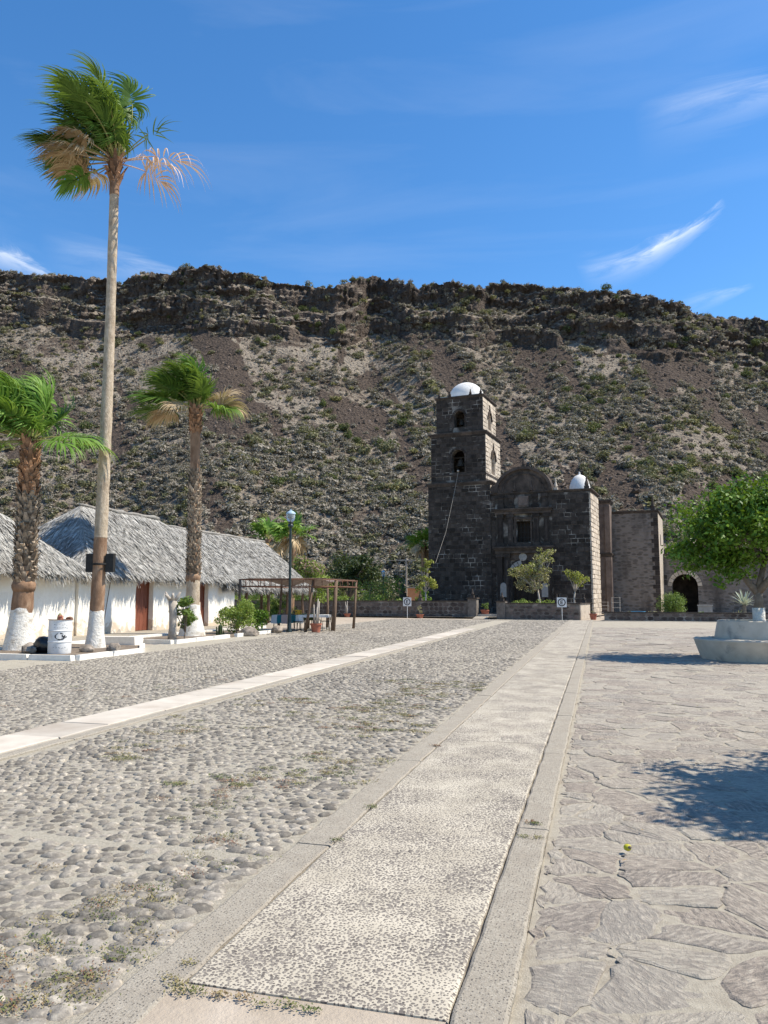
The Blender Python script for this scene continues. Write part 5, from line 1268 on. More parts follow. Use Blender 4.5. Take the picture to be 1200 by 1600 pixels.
# ------------------------------------------------------------------ the mission church
M['stone'] = surf('shade_darkened_church_stone', (.028, .023, .020), (.066, .053, .044), 2.2, .95, .6, .03, 14, pv=.45, kind='World', c3=(.17, .15, .13), s3=.6, t3=(.62, .76))  # dark stone, darkened further: the front's shade is put into this colour
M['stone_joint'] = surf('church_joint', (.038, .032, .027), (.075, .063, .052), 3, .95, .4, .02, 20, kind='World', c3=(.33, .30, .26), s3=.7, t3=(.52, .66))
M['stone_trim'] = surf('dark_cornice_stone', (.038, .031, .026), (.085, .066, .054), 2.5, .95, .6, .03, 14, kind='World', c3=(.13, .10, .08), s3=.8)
M['stone_side'] = surf('sun_brightened_church_rubble', (.42, .35, .27), (.60, .515, .41), 3, .95, .8, .05, 9, kind='World', c3=(.29, .23, .175), s3=2.2, t3=(.56, .70), pv=.2)  # pale rubble for sunny sides; sunlight is painted into its brighter colour
M['stone_pink'] = surf('pinkish_pilaster_stone', (.12, .09, .073), (.20, .155, .128), 2, .95, .6, .03, 10, kind='World', c3=(.1, .075, .065), s3=1)
def rubble_mat():
    m, nt, p, out = mat_base('coursed_rubble'); pos = coords(nt, (1.6, 1.6, 3.6), 'World')
    vo = N(nt, 'ShaderNodeTexVoronoi'); vo.inputs['Scale'].default_value = 1.4; nt.links.new(pos, vo.inputs['Vector'])
    sep = N(nt, 'ShaderNodeSeparateColor'); nt.links.new(vo.outputs['Color'], sep.inputs[0])
    col = mixc(nt, sep.outputs[0], (.098, .083, .070), (.195, .168, .142)); col = mixc(nt, ramp(nt, vo.outputs['Distance'], .42, .6), col, (.20, .172, .148))
    w = coords(nt, (1, 1, .35), 'World'); col = mixc(nt, ramp(nt, noise(nt, w, .6, 6, .6), .5, .68), col, (.075, .063, .054))
    nt.links.new(col, p.inputs['Base Color']); p.inputs['Roughness'].default_value = .95
    bump(nt, p, math_n(nt, 'SUBTRACT', noise(nt, pos, 5, 5), vo.outputs['Distance']), .7, .06); return m
M['rubble'] = rubble_mat()
M['dome'] = surf('limed_dome', (.62, .60, .56), (.74, .72, .68), 2, .9, .4, .02, 10, kind='World', c3=(.38, .36, .33), s3=.9, t3=(.56, .76))
M['plaque'] = surf('pale_niche_plaster', (.24, .23, .21), (.33, .315, .29), 4, .9, .3, .01)
M['bronze'] = surf('bell_bronze', (.03, .028, .024), (.06, .055, .045), 6, .5, .2, .01)

church = empty('mission_church', CO, 'old dark stone mission church with bell tower and carved portal', 'church', rz=CA)
BLOCK_COUNT = 0
def block_variants():
    out = []
    for k in range(4):
        rr = random.Random(k); c = .07
        def j(): return rr.uniform(-.025, .025)
        back = [(-.5, .5, -.5), (.5, .5, -.5), (.5, .5, .5), (-.5, .5, .5)]
        mid = [(-.5, -.1, -.5), (.5, -.1, -.5), (.5, -.1, .5), (-.5, -.1, .5)]
        fr = [(-.5 + c * .7 + j(), -.5 + j() * 4, -.5 + c + j()), (.5 - c * .7 + j(), -.5 + j() * 4, -.5 + c + j()), (.5 - c * .7 + j(), -.5 + j() * 4, .5 - c + j()), (-.5 + c * .7 + j(), -.5 + j() * 4, .5 - c + j())]
        fs = [(0, 1, 5, 4), (1, 2, 6, 5), (2, 3, 7, 6), (3, 0, 4, 7), (4, 5, 9, 8), (5, 6, 10, 9), (6, 7, 11, 10), (7, 4, 8, 11), (8, 9, 10, 11)]
        out.append((back + mid + fr, fs))
    return out
BV = block_variants(); BM = []
for vs, fs in BV:
    me = bpy.data.meshes.new('stone_block'); me.from_pydata(vs, [], fs); me.materials.append(M['stone']); BM.append(me)
BLOCK_REST = {}
def masonry(parent, a0, a1, z0, z1, plane, facing, holes=(), course=(.32, .44), width=(.38, .66), depth=.16, proud=.03, singles=True, seed=0, mat='stone'):
    """courses of dressed stones; facing 'S' = front (-y), 'E' = right side (+x)"""
    global BLOCK_COUNT
    rr = random.Random(seed); z = z0
    while z < z1 - .1:
        h = min(rr.uniform(*course), z1 - z);
        if z1 - z - h < .18: h = z1 - z
        spans = [(a0, a1)]
        for (ha, hb, hz0, hz1) in holes:
            if z + h > hz0 + .02 and z < hz1 - .02:
                ns = []
                for s in spans:
                    if hb <= s[0] or ha >= s[1]: ns.append(s); continue
                    if ha - s[0] > .08: ns.append((s[0], ha))
                    if s[1] - hb > .08: ns.append((hb, s[1]))
                spans = ns
        for (s0, s1) in spans:
            x = s0
            while x < s1 - .01:
                w = rr.uniform(*width)
                if s1 - x - w < .22: w = s1 - x
                g = .014; cx, cz = x + w / 2, z + h / 2; k = rr.randrange(4); d = depth
                off = proud + rr.uniform(-.012, .012)
                if singles and BLOCK_COUNT < 300:
                    o = link('stone_block', BM[k], parent); o.scale = (w - 2 * g, d, h - 2 * g); BLOCK_COUNT += 1
                    if facing == 'S': o.location = (cx, plane + d / 2 - off, cz)
                    else: o.location = (plane - d / 2 + off, cx, cz); o.rotation_euler = (0, 0, math.pi / 2)
                else:
                    B = BLOCK_REST.setdefault((parent.name, mat), (parent, MB(), mat))[1]; V = []
                    for (px, py, pz) in BV[k][0]:
                        px, py, pz = px * (w - 2 * g), py * d, pz * (h - 2 * g)
                        if facing == 'S': V.append((cx + px, plane + d / 2 - off + py, cz + pz))
                        else: V.append((plane - d / 2 + off - py, cx + px, cz + pz))
                    B.add(V, BV[k][1], rr.random())
                x += w
        z += h
def arch_wall(b, x0, x1, z0, z1, y0, y1, ox0, ox1, oz0, spring, n=10):
    """wall prism with an arched opening"""
    if oz0 > z0 + .01: b.prism_y([(x0, z0), (x1, z0), (x1, oz0), (x0, oz0)], y0, y1)
    b.prism_y([(x0, oz0), (ox0, oz0), (ox0, spring), (x0, spring)], y0, y1); b.prism_y([(ox1, oz0), (x1, oz0), (x1, spring), (ox1, spring)], y0, y1)
    c = (ox0 + ox1) / 2; r = (ox1 - ox0) / 2
    arc = [(c - r * math.cos(math.pi * k / n), spring + r * math.sin(math.pi * k / n)) for k in range(n + 1)]
    h = n // 2
    b.prism_y([(x0, spring)] + arc[:h + 1] + [(c, z1), (x0, z1)], y0, y1); b.prism_y([(c, z1)] + arc[h:] + [(x1, spring), (x1, z1)], y0, y1)
def arch_wall_x(b, ya, yb, z0, z1, xa, xb, oy0, oy1, oz0, spring, n=10):
    t = MB(); arch_wall(t, ya, yb, z0, z1, xa, xb, oy0, oy1, oz0, spring, n)
    b.add([(v[1], v[0], v[2]) for v in t.v], t.f)
def cornice(parent, x0, x1, y0, y1, z, out=.22, h=.34, name='cornice', mat='stone_trim'):
    b = MB(); e = 0
    for k, (o_, dz) in enumerate(((out * .35, 0), (out * .7, h * .35), (out, h * .65))):
        b.bb(x0 - o_, x1 + o_, y0 - o_, y1 + o_, z + dz + .001 * k, z + (h * .35 if k < 2 else h * .35) + dz)
    return b.build(name, M[mat], parent)
def finial(parent, x, y, z, s=1.0, tall=1.0, name='finial', mat='stone_trim'):
    b = MB(); b.box((x, y, z + .14 * s), (.42 * s, .42 * s, .28 * s)); b.lathe([(.12 * s, .28 * s), (.20 * s, .42 * s), (.17 * s, .55 * s), (.08 * s, .72 * s * tall), (.10 * s, .80 * s * tall), (.03 * s, 1.05 * s * tall)], 10, (x, y, z)); return b.build(name, M[mat], parent, smooth=True, autosm=30)
def box_part(parent, name, mat, *bbs):
    b = MB()
    for q in bbs: b.bb(*q)
    return b.build(name, M[mat], parent)

def build_church():
    T = empty('bell_tower', (0, 0, 0)); T.parent = church
    # --- tower base
    box_part(T, 'tower_base', 'stone_joint', (0, 5.6, 0, 5.6, 0, 11.15))
    masonry(T, 0, 5.6, .3, 11.1, 0, 'S', seed=1)
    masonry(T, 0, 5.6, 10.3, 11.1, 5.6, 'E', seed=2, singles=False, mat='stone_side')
    cornice(T, 0, 5.6, 0, 5.6, 11.14, .16, .30)
    def stage(x0, x1, y0, y1, z0, z1, ow, oz0, spring, seed, cx_off=0, blind=False):
        t = .75; b = MB(); c = (x0 + x1) / 2 + cx_off; cy = (y0 + y1) / 2
        arch_wall(b, x0, x1, z0, z1, y0, y0 + t, c - ow / 2, c + ow / 2, oz0, spring); b.build('stage_wall', M['stone_joint'], T)
        b = MB(); arch_wall(b, x0, x1, z0, z1, y1 - t, y1, c - ow / 2, c + ow / 2, oz0, spring); b.build('stage_wall', M['stone_joint'], T)
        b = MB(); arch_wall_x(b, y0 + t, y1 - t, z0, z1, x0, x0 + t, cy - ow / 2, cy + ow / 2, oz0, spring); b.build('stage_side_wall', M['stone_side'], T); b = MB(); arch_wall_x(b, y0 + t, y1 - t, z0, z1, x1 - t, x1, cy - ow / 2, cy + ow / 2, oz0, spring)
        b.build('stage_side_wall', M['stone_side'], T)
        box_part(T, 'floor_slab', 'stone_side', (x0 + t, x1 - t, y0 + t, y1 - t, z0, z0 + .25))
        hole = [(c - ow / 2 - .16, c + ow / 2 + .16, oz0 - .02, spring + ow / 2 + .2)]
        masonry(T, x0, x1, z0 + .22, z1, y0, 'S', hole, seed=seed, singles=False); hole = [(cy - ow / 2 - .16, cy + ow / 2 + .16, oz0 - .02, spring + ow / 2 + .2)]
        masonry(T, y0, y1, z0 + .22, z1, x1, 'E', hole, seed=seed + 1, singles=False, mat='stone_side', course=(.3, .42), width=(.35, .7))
        # arch surround of voussoirs and jambs
        n = 9
        for k in range(n):
            a0, a1 = math.pi * k / n + .02, math.pi * (k + 1) / n - .02; r0, r1 = ow / 2 + .005, ow / 2 + .2; b = MB()
            b.prism_y([(c + r0 * math.cos(a0), spring + r0 * math.sin(a0)), (c + r1 * math.cos(a0), spring + r1 * math.sin(a0)), (c + r1 * math.cos(a1), spring + r1 * math.sin(a1)), (c + r0 * math.cos(a1), spring + r0 * math.sin(a1))], y0 - .06, y0 + .1); b.build('voussoir', M['stone'], T)
        for s in (-1, 1):
            m_ = int((spring - oz0) / .42)
            for k in range(m_):
                h = (spring - oz0) / m_; b = MB(); b.box((c + s * (ow / 2 + .09), y0 + .02, oz0 + h * (k + .5)), (.16, .16, h - .02)); b.build('jamb_stone', M['stone'], T)
        # carved hood on the sunny side
        b = MB(); b.prism_x([(cy - ow / 2 - .3, spring - .1), (cy + ow / 2 + .3, spring - .1), (cy + ow / 2 + .2, spring + .1), (cy + .15, spring + ow / 2 + .2), (cy, spring + ow / 2 + .75), (cy - .15, spring + ow / 2 + .2), (cy - ow / 2 - .2, spring + .1)][::1], x1 - .05, x1 + .10)
        b2 = MB(); r = ow / 2 + .06; nn = 8
        for k in range(nn):
            a0, a1 = math.pi * k / nn, math.pi * (k + 1) / nn
            b2.add([(x1 + e, cy + q * math.cos(a), spring + q * math.sin(a)) for e in (-.02, .12) for (q, a) in ((r, a0), (r + .16, a0), (r + .16, a1), (r, a1))], [(0, 1, 2, 3), (7, 6, 5, 4), (0, 4, 5, 1), (1, 5, 6, 2), (2, 6, 7, 3), (3, 7, 4, 0)])
        b2.box((x1 + .05, cy, spring + r + .45), (.14, .22, .6), 0, .4); b2.box((x1 + .05, cy - ow / 2 - .2, spring - .02), (.16, .28, .2)); b2.box((x1 + .05, cy + ow / 2 + .2, spring - .02), (.16, .28, .2)); b2.build('arch_hood', M['stone_trim'], T)
    stage(.22, 5.18, .22, 5.18, 11.44, 15.6, 1.2, 12.35, 13.75, 30)
    box_part(T, 'string_course', 'stone_trim', (.16, 5.24, .16, 5.24, 12.05, 12.2))
    cornice(T, .22, 5.18, .22, 5.18, 15.58, .18, .30)
    stage(.62, 4.9, .55, 4.85, 15.87, 19.0, .95, 16.4, 17.4, 40)
    cornice(T, .62, 4.9, .55, 4.85, 18.99, .14, .22)
    box_part(T, 'tower_roof', 'dome', (.7, 4.82, .63, 4.77, 19.2, 19.3))
    b = MB(); prof = [(1.66, 0), (1.66, .16)] + [(1.6 * math.cos(a), .18 + 1.5 * math.sin(a)) for a in [i * math.pi / 2 / 11 for i in range(11)]] + [(.08, 1.70)]
    b.lathe(prof, 36, (2.80, 2.70, 19.28)); b.build('tower_dome', M['dome'], T, smooth=True, autosm=40)
    finial(T, 2.80, 2.70, 20.93, .42)
    for (x, y) in ((.85, .75), (1.85, .72), (3.75, .72), (4.68, .75), (4.68, 2.2), (4.68, 3.4), (4.68, 4.6), (.85, 4.6)): finial(T, x, y, 19.18, .62, 1.0)
    # bell and rope
    b = MB(); b.lathe([(.40, 0), (.36, .06), (.27, .3), (.22, .55), (.10, .66), (.03, .70)], 18, (2.70, 1.05, 13.0)); b.tube([(2.0, 1.05, 13.78), (3.4, 1.05, 13.78)], .06, 6); b.tube([(2.7, 1.05, 13.65), (2.7, 1.05, 13.8)], .03, 6); b.build('bell', M['bronze'], T, smooth=True, autosm=40)
    b = MB(); b.lathe([(.30, 0), (.26, .08), (.18, .4), (.05, .5)], 14, (2.76, 1.3, 16.75)); b.tube([(2.2, 1.3, 17.27), (3.3, 1.3, 17.27)], .05, 6); b.build('bell', M['bronze'], T, smooth=True, autosm=40)
    b = MB(); b.tube([(2.75, .1, 12.4), (2.62, -.5, 10.7), (2.35, -2.2, 7.0), (2.1, -4.2, 4.3)], .013, 5); b.blob((2.75, .05, 12.45), (.1, .1, .12), 1, .1); b.build('bell_rope', M['bark_pale'], T)

    # --- nave front
    Fd = empty('facade', (0, 0, 0)); Fd.parent = church
    y0 = .12
    b = MB(); x0, x1 = 5.6, 13.87
    b.prism_y([(x0, 0), (7.3, 0), (7.3, 10.1), (x0, 10.1)], y0, 1.4); b.prism_y([(9.45, 0), (x1, 0), (x1, 10.1), (9.45, 10.1)], y0, 1.4)
    arc = [(8.375 - 1.075 * math.cos(math.pi * k / 12), 3.2 + 1.075 * math.sin(math.pi * k / 12)) for k in range(13)]
    b.prism_y([(7.3, 3.2)] + arc[1:7] + [(8.375, 6.1), (7.3, 6.1)], y0, 1.4); b.prism_y([(8.375, 6.1)] + arc[6:12] + [(9.45, 3.2), (9.45, 6.1)], y0, 1.4)
    b.prism_y([(7.3, 6.1), (7.78, 6.1), (7.78, 7.85), (7.3, 7.85)], y0, 1.4); b.prism_y([(8.95, 6.1), (9.45, 6.1), (9.45, 7.85), (8.95, 7.85)], y0, 1.4); b.prism_y([(7.3, 7.85), (9.45, 7.85), (9.45, 10.1), (7.3, 10.1)], y0, 1.4)
    b.build('facade_wall', M['stone_joint'], Fd)
    masonry(Fd, 10.75, 13.80, .3, 9.95, y0, 'S', seed=5); masonry(Fd, 5.62, 6.0, .3, 9.95, y0, 'S', seed=6, singles=False)
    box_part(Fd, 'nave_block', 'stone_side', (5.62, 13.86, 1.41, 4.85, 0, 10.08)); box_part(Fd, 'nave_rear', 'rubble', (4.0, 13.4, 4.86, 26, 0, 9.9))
    masonry(Fd, .1, 4.85, .3, 10.0, 13.87, 'E', seed=7, singles=False, mat='stone_side', course=(.34, .44), width=(.4, .8))
    cornice(Fd, 5.75, 13.82, .25, 4.8, 10.08, .20, .26)
    # portal: three stages of pilasters and entablatures
    def pil(x, z0, z1, w=.5, d=.28):
        b = MB(); b.bb(x - w / 2, x + w / 2, y0 - d, y0, z0 + .3, z1 - .28); b.bb(x - w / 2 - .08, x + w / 2 + .08, y0 - d - .07, y0, z0, z0 + .3); b.bb(x - w / 2 - .07, x + w / 2 + .07, y0 - d - .06, y0, z1 - .28, z1)
        b.bb(x - w / 2 + .12, x + w / 2 - .12, y0 - d - .035, y0 - d + .002, z0 + .5, z1 - .5); b.build('pilaster', M['stone'], Fd)
    for x in (6.35, 6.98, 9.80, 10.42): pil(x, .3, 5.15, .46)
    for x in (6.45, 7.30, 9.45, 10.32): pil(x, 5.75, 8.45, .42, .22)
    for x in (6.5, 7.4, 9.4, 10.2): pil(x, 8.95, 10.1, .4, .18)
    def entab(z, h, out):
        b = MB(); b.bb(6.0, 10.72, y0 - out * .6, y0, z, z + h * .5); b.bb(5.93, 10.8, y0 - out * .8, y0, z + h * .5, z + h * .75); b.bb(5.85, 10.88, y0 - out, y0, z + h * .75, z + h); b.build('entablature', M['stone_trim'], Fd)
    entab(5.17, .56, .62); entab(8.47, .46, .45)
    b = MB(); b.bb(6.6, 10.2, y0 - .1, y0, 5.75, 6.02); b.bb(7.0, 9.75, y0 - .10, y0, 4.6, 5.16); b.bb(7.6, 7.76, y0 - .12, y0, 6.02, 8.0); b.bb(8.97, 9.13, y0 - .12, y0, 6.02, 8.0); b.bb(7.6, 9.13, y0 - .14, y0, 8.0, 8.2); b.build('portal_panel', M['stone_trim'], Fd)
    b = MB(); b.bb(7.95, 8.85, y0 - .12, y0, 9.05, 9.95); b.bb(8.05, 8.75, y0 - .18, y0 - .12, 9.15, 9.8); b.build('carved_panel', M['stone_pink'], Fd)
    n = 11
    for k in range(n):
        a0, a1 = math.pi * k / n + .02, math.pi * (k + 1) / n - .02; r0, r1 = 1.08, 1.42; b = MB()
        b.prism_y([(8.375 + r0 * math.cos(a0), 3.2 + r0 * math.sin(a0)), (8.375 + r1 * math.cos(a0), 3.2 + r1 * math.sin(a0)), (8.375 + r1 * math.cos(a1), 3.2 + r1 * math.sin(a1)), (8.375 + r0 * math.cos(a1), 3.2 + r0 * math.sin(a1))], y0 - .14, y0 + .02); b.build('voussoir', M['plaque'] if k in (6, 7, 8) else M['stone'], Fd)
    b = MB(); b.lathe([(.33, 0), (.33, .05), (.25, .08)], 20, (0, 0, 0)); o = b.build('medallion', M['plaque'], Fd, (8.3, y0 - .10, 4.86), smooth=True, autosm=30); o.rotation_euler = (math.pi / 2, 0, 0)
    # arched door leaves, deep inside
    for k, (a, c) in enumerate(((7.3, 8.36), (8.39, 9.45))):
        b = MB(); b.bb(a, c, 1.0, 1.08, .3, 4.25)
        for i in range(3):
            for j in range(2): b.bb(a + .1 + j * .47, a + .48 + j * .47, .96, 1.0, .5 + i * 1.1, 1.4 + i * 1.1)
        b.build('door_leaf', M['dark_wood'], Fd)
    box_part(Fd, 'window_back', 'dark_wood', (7.7, 9.0, .9, .98, 6.0, 7.95))
    b = MB()
    for x in (8.07, 8.37, 8.67): b.bb(x - .015, x + .015, .5, .53, 6.1, 7.85)
    for z in (6.5, 6.95, 7.4): b.bb(7.78, 8.95, .48, .51, z - .015, z + .015)
    b.build('window_grille', M['iron'], Fd)
    for x in (6.66, 10.1):
        b = MB(); b.prism_y([(x - .26, 1.55), (x + .26, 1.55), (x + .26, 2.45)] + [(x + .26 * math.cos(a), 2.45 + .3 * math.sin(a)) for a in [math.pi * k / 6 for k in range(1, 6)]] + [(x - .26, 2.45)], y0 - .34, y0 - .29); b.build('niche_panel', M['plaque'], Fd)
    # curved pediment with rim and pinnacles
    c, rx, rz, zb = 8.40, 2.25, 1.95, 10.34; n = 20
    arc = [(c - rx * math.cos(math.pi * k / n), zb + rz * math.sin(math.pi * k / n)) for k in range(n + 1)]
    b = MB(); b.prism_y(arc, y0 - .02, y0 + .75); b.build('pediment', M['stone_trim'], Fd)
    b = MB(); pts = arc
    for (p, q) in zip(pts, pts[1:]):
        f = lambda t, s: (c + (t[0] - c) * s, zb + (t[1] - zb) * s)
        b.prism_y([f(p, .97), f(q, .97), f(q, 1.09), f(p, 1.09)], y0 - .22, y0 + .85)
    b.build('pediment_rim', M['stone_trim'], Fd)
    b = MB()
    for k in range(10):
        t = k / 10; f = lambda s, i: (c - rx * s * math.cos(math.pi * i / 10), zb + .05 + rz * s * math.sin(math.pi * i / 10)); b.prism_y([f(.74, k), f(.74, k + 1), f(.80, k + 1), f(.80, k)], y0 - .08, y0)
    b.build('pediment_moulding', M['stone'], Fd)
    for x in (7.7, 9.1): finial(Fd, x, y0 - .1, zb + .05, .55, 1.5, 'pinnacle')
    finial(Fd, c, .45, zb + rz + .12, .75, 1.2); b = MB(); b.bb(c - .03, c + .03, .42, .48, zb + rz + .95, zb + rz + 1.35); b.bb(c - .14, c + .14, .425, .475, zb + rz + 1.16, zb + rz + 1.22); b.build('cross', M['stone_trim'], Fd)
    finial(Fd, 11.05, .5, 10.36, .8, 1.25, 'finial', 'stone_side'); finial(Fd, 13.55, .55, 10.36, .9, 1.15)
    b = MB(); b.lathe([(.42, 0), (.30, .1)], 14, (0, 0, 0)); o = b.build('scroll', M['stone_trim'], Fd, (5.95, .1, 10.62), smooth=True, autosm=30); o.rotation_euler = (math.pi / 2, 0, 0)
    # whitewashed lantern behind the parapet
    b = MB(); b.lathe([(.95, 0), (.95, .9), (.90, 1.3), (.72, 1.85), (.42, 2.2), (.1, 2.34), (.06, 2.6)], 24, (11.95, 7.5, 10.3)); b.build('lantern', M['dome'], Fd, smooth=True, autosm=50)
    box_part(Fd, 'nave_step', 'stone_trim', (6.1, 10.7, -1.0, y0 - .02, .0, .3))

    # --- side buttress, chapel and arcade wing
    Ch = empty('side_chapel', (0, 0, 0)); Ch.parent = church
    box_part(Ch, 'buttress', 'stone_pink', (13.42, 14.62, 6.2, 8.0, 0, 9.9)); b = MB()
    b.bb(14.2, 14.70, 6.05, 6.5, 0, 5.0); b.bb(14.2, 14.66, 6.08, 6.5, 5.42, 9.5); b.build('engaged_pilaster', M['stone_pink'], Ch)
    cornice(Ch, 13.5, 14.62, 6.2, 7.9, 5.05, .16, .3); cornice(Ch, 13.5, 14.62, 6.2, 7.9, 9.75, .2, .3)
    box_part(Ch, 'chapel_wall', 'rubble', (13.5, 18.45, 8.01, 15.5, 0, 8.95))
    box_part(Ch, 'chapel_side', 'stone_side', (18.452, 18.50, 8.01, 15.49, .0, 8.94))  # thin pale skin: painted sunlight on the chapel's sunny side
    z = .3; k = 0
    while z < 8.7:
        h = R.uniform(.34, .46); w = .55 if k % 2 else .34; b = MB(); b.bb(18.47 - w, 18.515, 7.975, 8.3, z, z + h - .02); b.build('quoin', M['stone'], Ch); z += h; k += 1
    cornice(Ch, 13.6, 18.45, 8.05, 15.4, 8.94, .16, .24); finial(Ch, 18.1, 8.4, 9.18, .9, 1.35)
    box_part(Ch, 'chapel_window', 'dark_wood', (18.49, 18.53, 10.5, 11.0, 6.2, 7.2))
    b = MB(); b.box((18.72, 12.5, 3.4), (.3, .25, .35)); b.box((18.72, 12.2, 2.9), (.25, .22, .5)); b.build('meter_box', M['iron'], Ch)
    b = MB(); arch_wall(b, 18.46, 34, 0, 5.4, 14.0, 15.2, 19.2, 21.45, .05, 2.55); b.build('arcade_wall', M['rubble'], Ch)
    cornice(Ch, 18.6, 34, 14.05, 15.2, 5.4, .12, .2); box_part(Ch, 'arcade_inner_wall', 'stone_trim', (18.6, 30, 18.5, 18.9, 0, 5.4), (18.2, 18.55, 15.6, 18.5, 0, 5.4), (22.6, 22.9, 15.25, 18.45, 0, 5.38)); box_part(Ch, 'arcade_roof', 'stone_trim', (18.56, 30, 15.21, 18.9, 5.41, 5.6))
    n = 11
    for k in range(n):
        a0, a1 = math.pi * k / n + .02, math.pi * (k + 1) / n - .02; r0, r1 = 1.13, 1.5; xx = 20.325; zz = 2.55; b = MB()
        b.prism_y([(xx + r0 * math.cos(a0), zz + r0 * math.sin(a0)), (xx + r1 * math.cos(a0), zz + r1 * math.sin(a0)), (xx + r1 * math.cos(a1), zz + r1 * math.sin(a1)), (xx + r0 * math.cos(a1), zz + r0 * math.sin(a1))], 13.93, 14.02); b.build('voussoir', M['stone_side'], Ch)
    for (par, mb, mt) in BLOCK_REST.values():
        tag(mb.build('small_stone_blocks', M[mt], par, fixn=False), kind='stuff')
build_church()

# ------------------------------------------------------------------ courtyard
b = MB(); b.add([cw(-20, -7.3, .1), cw(14.2, -8.9, .1), cw(14.2, 30, .1), cw(-20, 30, .1)], [(0, 1, 2, 3)]); tag(b.build('courtyard_ground', M['dirt']), kind='structure')
b = MB(); b.add([cw(15.6, -9.4, .12), cw(45, -9.4, .12), cw(45, 20, .12), cw(15.6, 20, .12)], [(0, 1, 2, 3)]); tag(b.build('churchyard_ground', M['dirt']), kind='structure')
def rubble_wall(name, label, x0, x1, y, h, t=.4, sz=.42, seed=0, rot_side=None, cap=True, cat='wall'):
    """stone-and-mortar garden wall in the church frame"""
    o = empty(name, cw(x0, y), label, cat, rz=CA); L = x1 - x0; rr = random.Random(seed)
    b = MB(); b.bb(0, L, 0, t, -.05, h); b.build('wall_core', M['wall_mortar'], o)
    if cap: b = MB(); b.bb(-.04, L + .04, -.05, t + .05, h + .001, h + .07, jit=.01); b.build('coping', M['stone_trim'], o)
    def stones(b, a1, h1, place):
        z = .05
        while z < h1 - .1:
            hh = rr.uniform(sz * .4, sz * .75); x = rr.uniform(-.1, 0)
            while x < a1:
                w = rr.uniform(sz * .6, sz * 1.3)
                if x > 0 and x + w < a1 and z + hh < h1:
                    n = 7; cx, cz = x + w / 2, z + hh / 2; P = []
                    for k in range(n): a = 2 * math.pi * k / n + rr.uniform(-.25, .25); P.append((cx + math.cos(a) * w * .58 * rr.uniform(.85, 1.05), cz + math.sin(a) * hh * .60 * rr.uniform(.85, 1.05)))
                    dz = rr.uniform(.012, .035); vs = [place(p[0], 0, p[1]) for p in P] + [place(cx + (p[0] - cx) * .86, dz, cz + (p[1] - cz) * .86) for p in P]
                    yield vs, [(k, (k + 1) % n, n + (k + 1) % n, n + k) for k in range(n)] + [tuple(n + k for k in range(n))]
                x += w + .03
            z += hh + .02
    for vs, fs in stones(b, L, h, lambda a, d, z: (a, .01 - d, z)):
        q = MB(); q.add(vs, fs, rr.random()); q.build('stone', M['wall_stone'], o)
    if rot_side is not None:
        for vs, fs in stones(b, t, h, lambda a, d, z: (L - .01 + d, a, z)):
            q = MB(); q.add(vs, fs, rr.random()); q.build('stone', M['wall_stone'], o)
    return o
M['wall_stone'] = surf('garden_wall_stone', (.075, .058, .05), (.16, .125, .105), 3, .95, .6, .02, 16, pv=.45, kind='World')
M['wall_mortar'] = surf('garden_wall_mortar', (.10, .085, .072), (.19, .165, .14), 4, .95, .5, .02, 18, kind='World', c3=(.30, .265, .225), s3=.8, t3=(.53, .68))
rubble_wall('courtyard_wall', 'long low stone wall enclosing the churchyard left of gate', -15.2, 5.9, -7.8, 1.22, .42, .46, 3)
g = empty('gate_pillar', cw(6.15, -8.0), 'square stone gate pillar ending the long low wall', 'pillar', rz=CA)
box_part(g, 'shaft', 'wall_mortar', (-.24, .42, 0, .62, 0, 1.42)); box_part(g, 'cap_stone', 'stone_trim', (-.30, .48, -.06, .68, 1.421, 1.52))
rubble_wall('raised_planter', 'raised stone planter with pale mortar in front of church door', 9.0, 14.2, -8.9, 1.08, .42, .40, 5, True)
def planter_rest():
    o = empty('planter_return', cw(14.2, -8.47), 'sunlit end of the raised planter', 'wall', rz=CA)
    box_part(o, 'return_wall', 'stone_side', (-.42, 0, .012, 4.4, -.02, 1.06)); box_part(o, 'coping', 'stone_trim', (-.47, .05, .02, 4.45, 1.061, 1.13))  # end face takes the brightened side colour, sunlight painted in
    b = MB(); b.add([cw(9.1, -8.45, .96), cw(13.75, -8.45, .96), cw(13.75, -4.2, .96), cw(9.1, -4.2, .96)], [(0, 1, 2, 3)]); tag(b.build('planter_soil', M['soil']), kind='structure')
planter_rest()
g = empty('gate_pillar', cw(8.65, -8.95), 'square stone gate pillar at the raised planter', 'pillar', rz=CA)
box_part(g, 'shaft', 'wall_mortar', (-.3, .34, -.05, .6, 0, 1.2)); box_part(g, 'cap_stone', 'stone_trim', (-.36, .33, -.11, .66, 1.201, 1.28))
st = empty('gate_steps', cw(6.7, -8.3), 'pale stone steps in the gateway between the pillars', 'steps', rz=CA)
box_part(st, 'step', 'band', (-.1, 1.62, .55, 1.5, 0, .30)); box_part(st, 'step', 'concrete', (-.1, 1.62, 0, .54, 0, .16))
b = MB(); b.add([(-.1, -.9, .0), (.9, -.9, .0), (.9, -.01, .15), (-.1, -.01, .15), (-.1, -.01, 0), (.9, -.01, 0)], [(0, 1, 2, 3), (0, 3, 4), (1, 5, 2), (3, 2, 5, 4)]); b.build('ramp', M['concrete'], st)
rubble_wall('low_wall', 'knee-high stone wall bounding the churchyard beyond chapel', 15.9, 34, -9.6, .52, .45, .42, 9)
def wall_urn(x, y, z, label, s=.8):
    o = empty('stone_finial', cw(x, y, z), label, 'finial', 'carved stone finials on the courtyard walls', CA); finial(o, 0, 0, 0, s, 1.0, 'carved_stone')
    return o
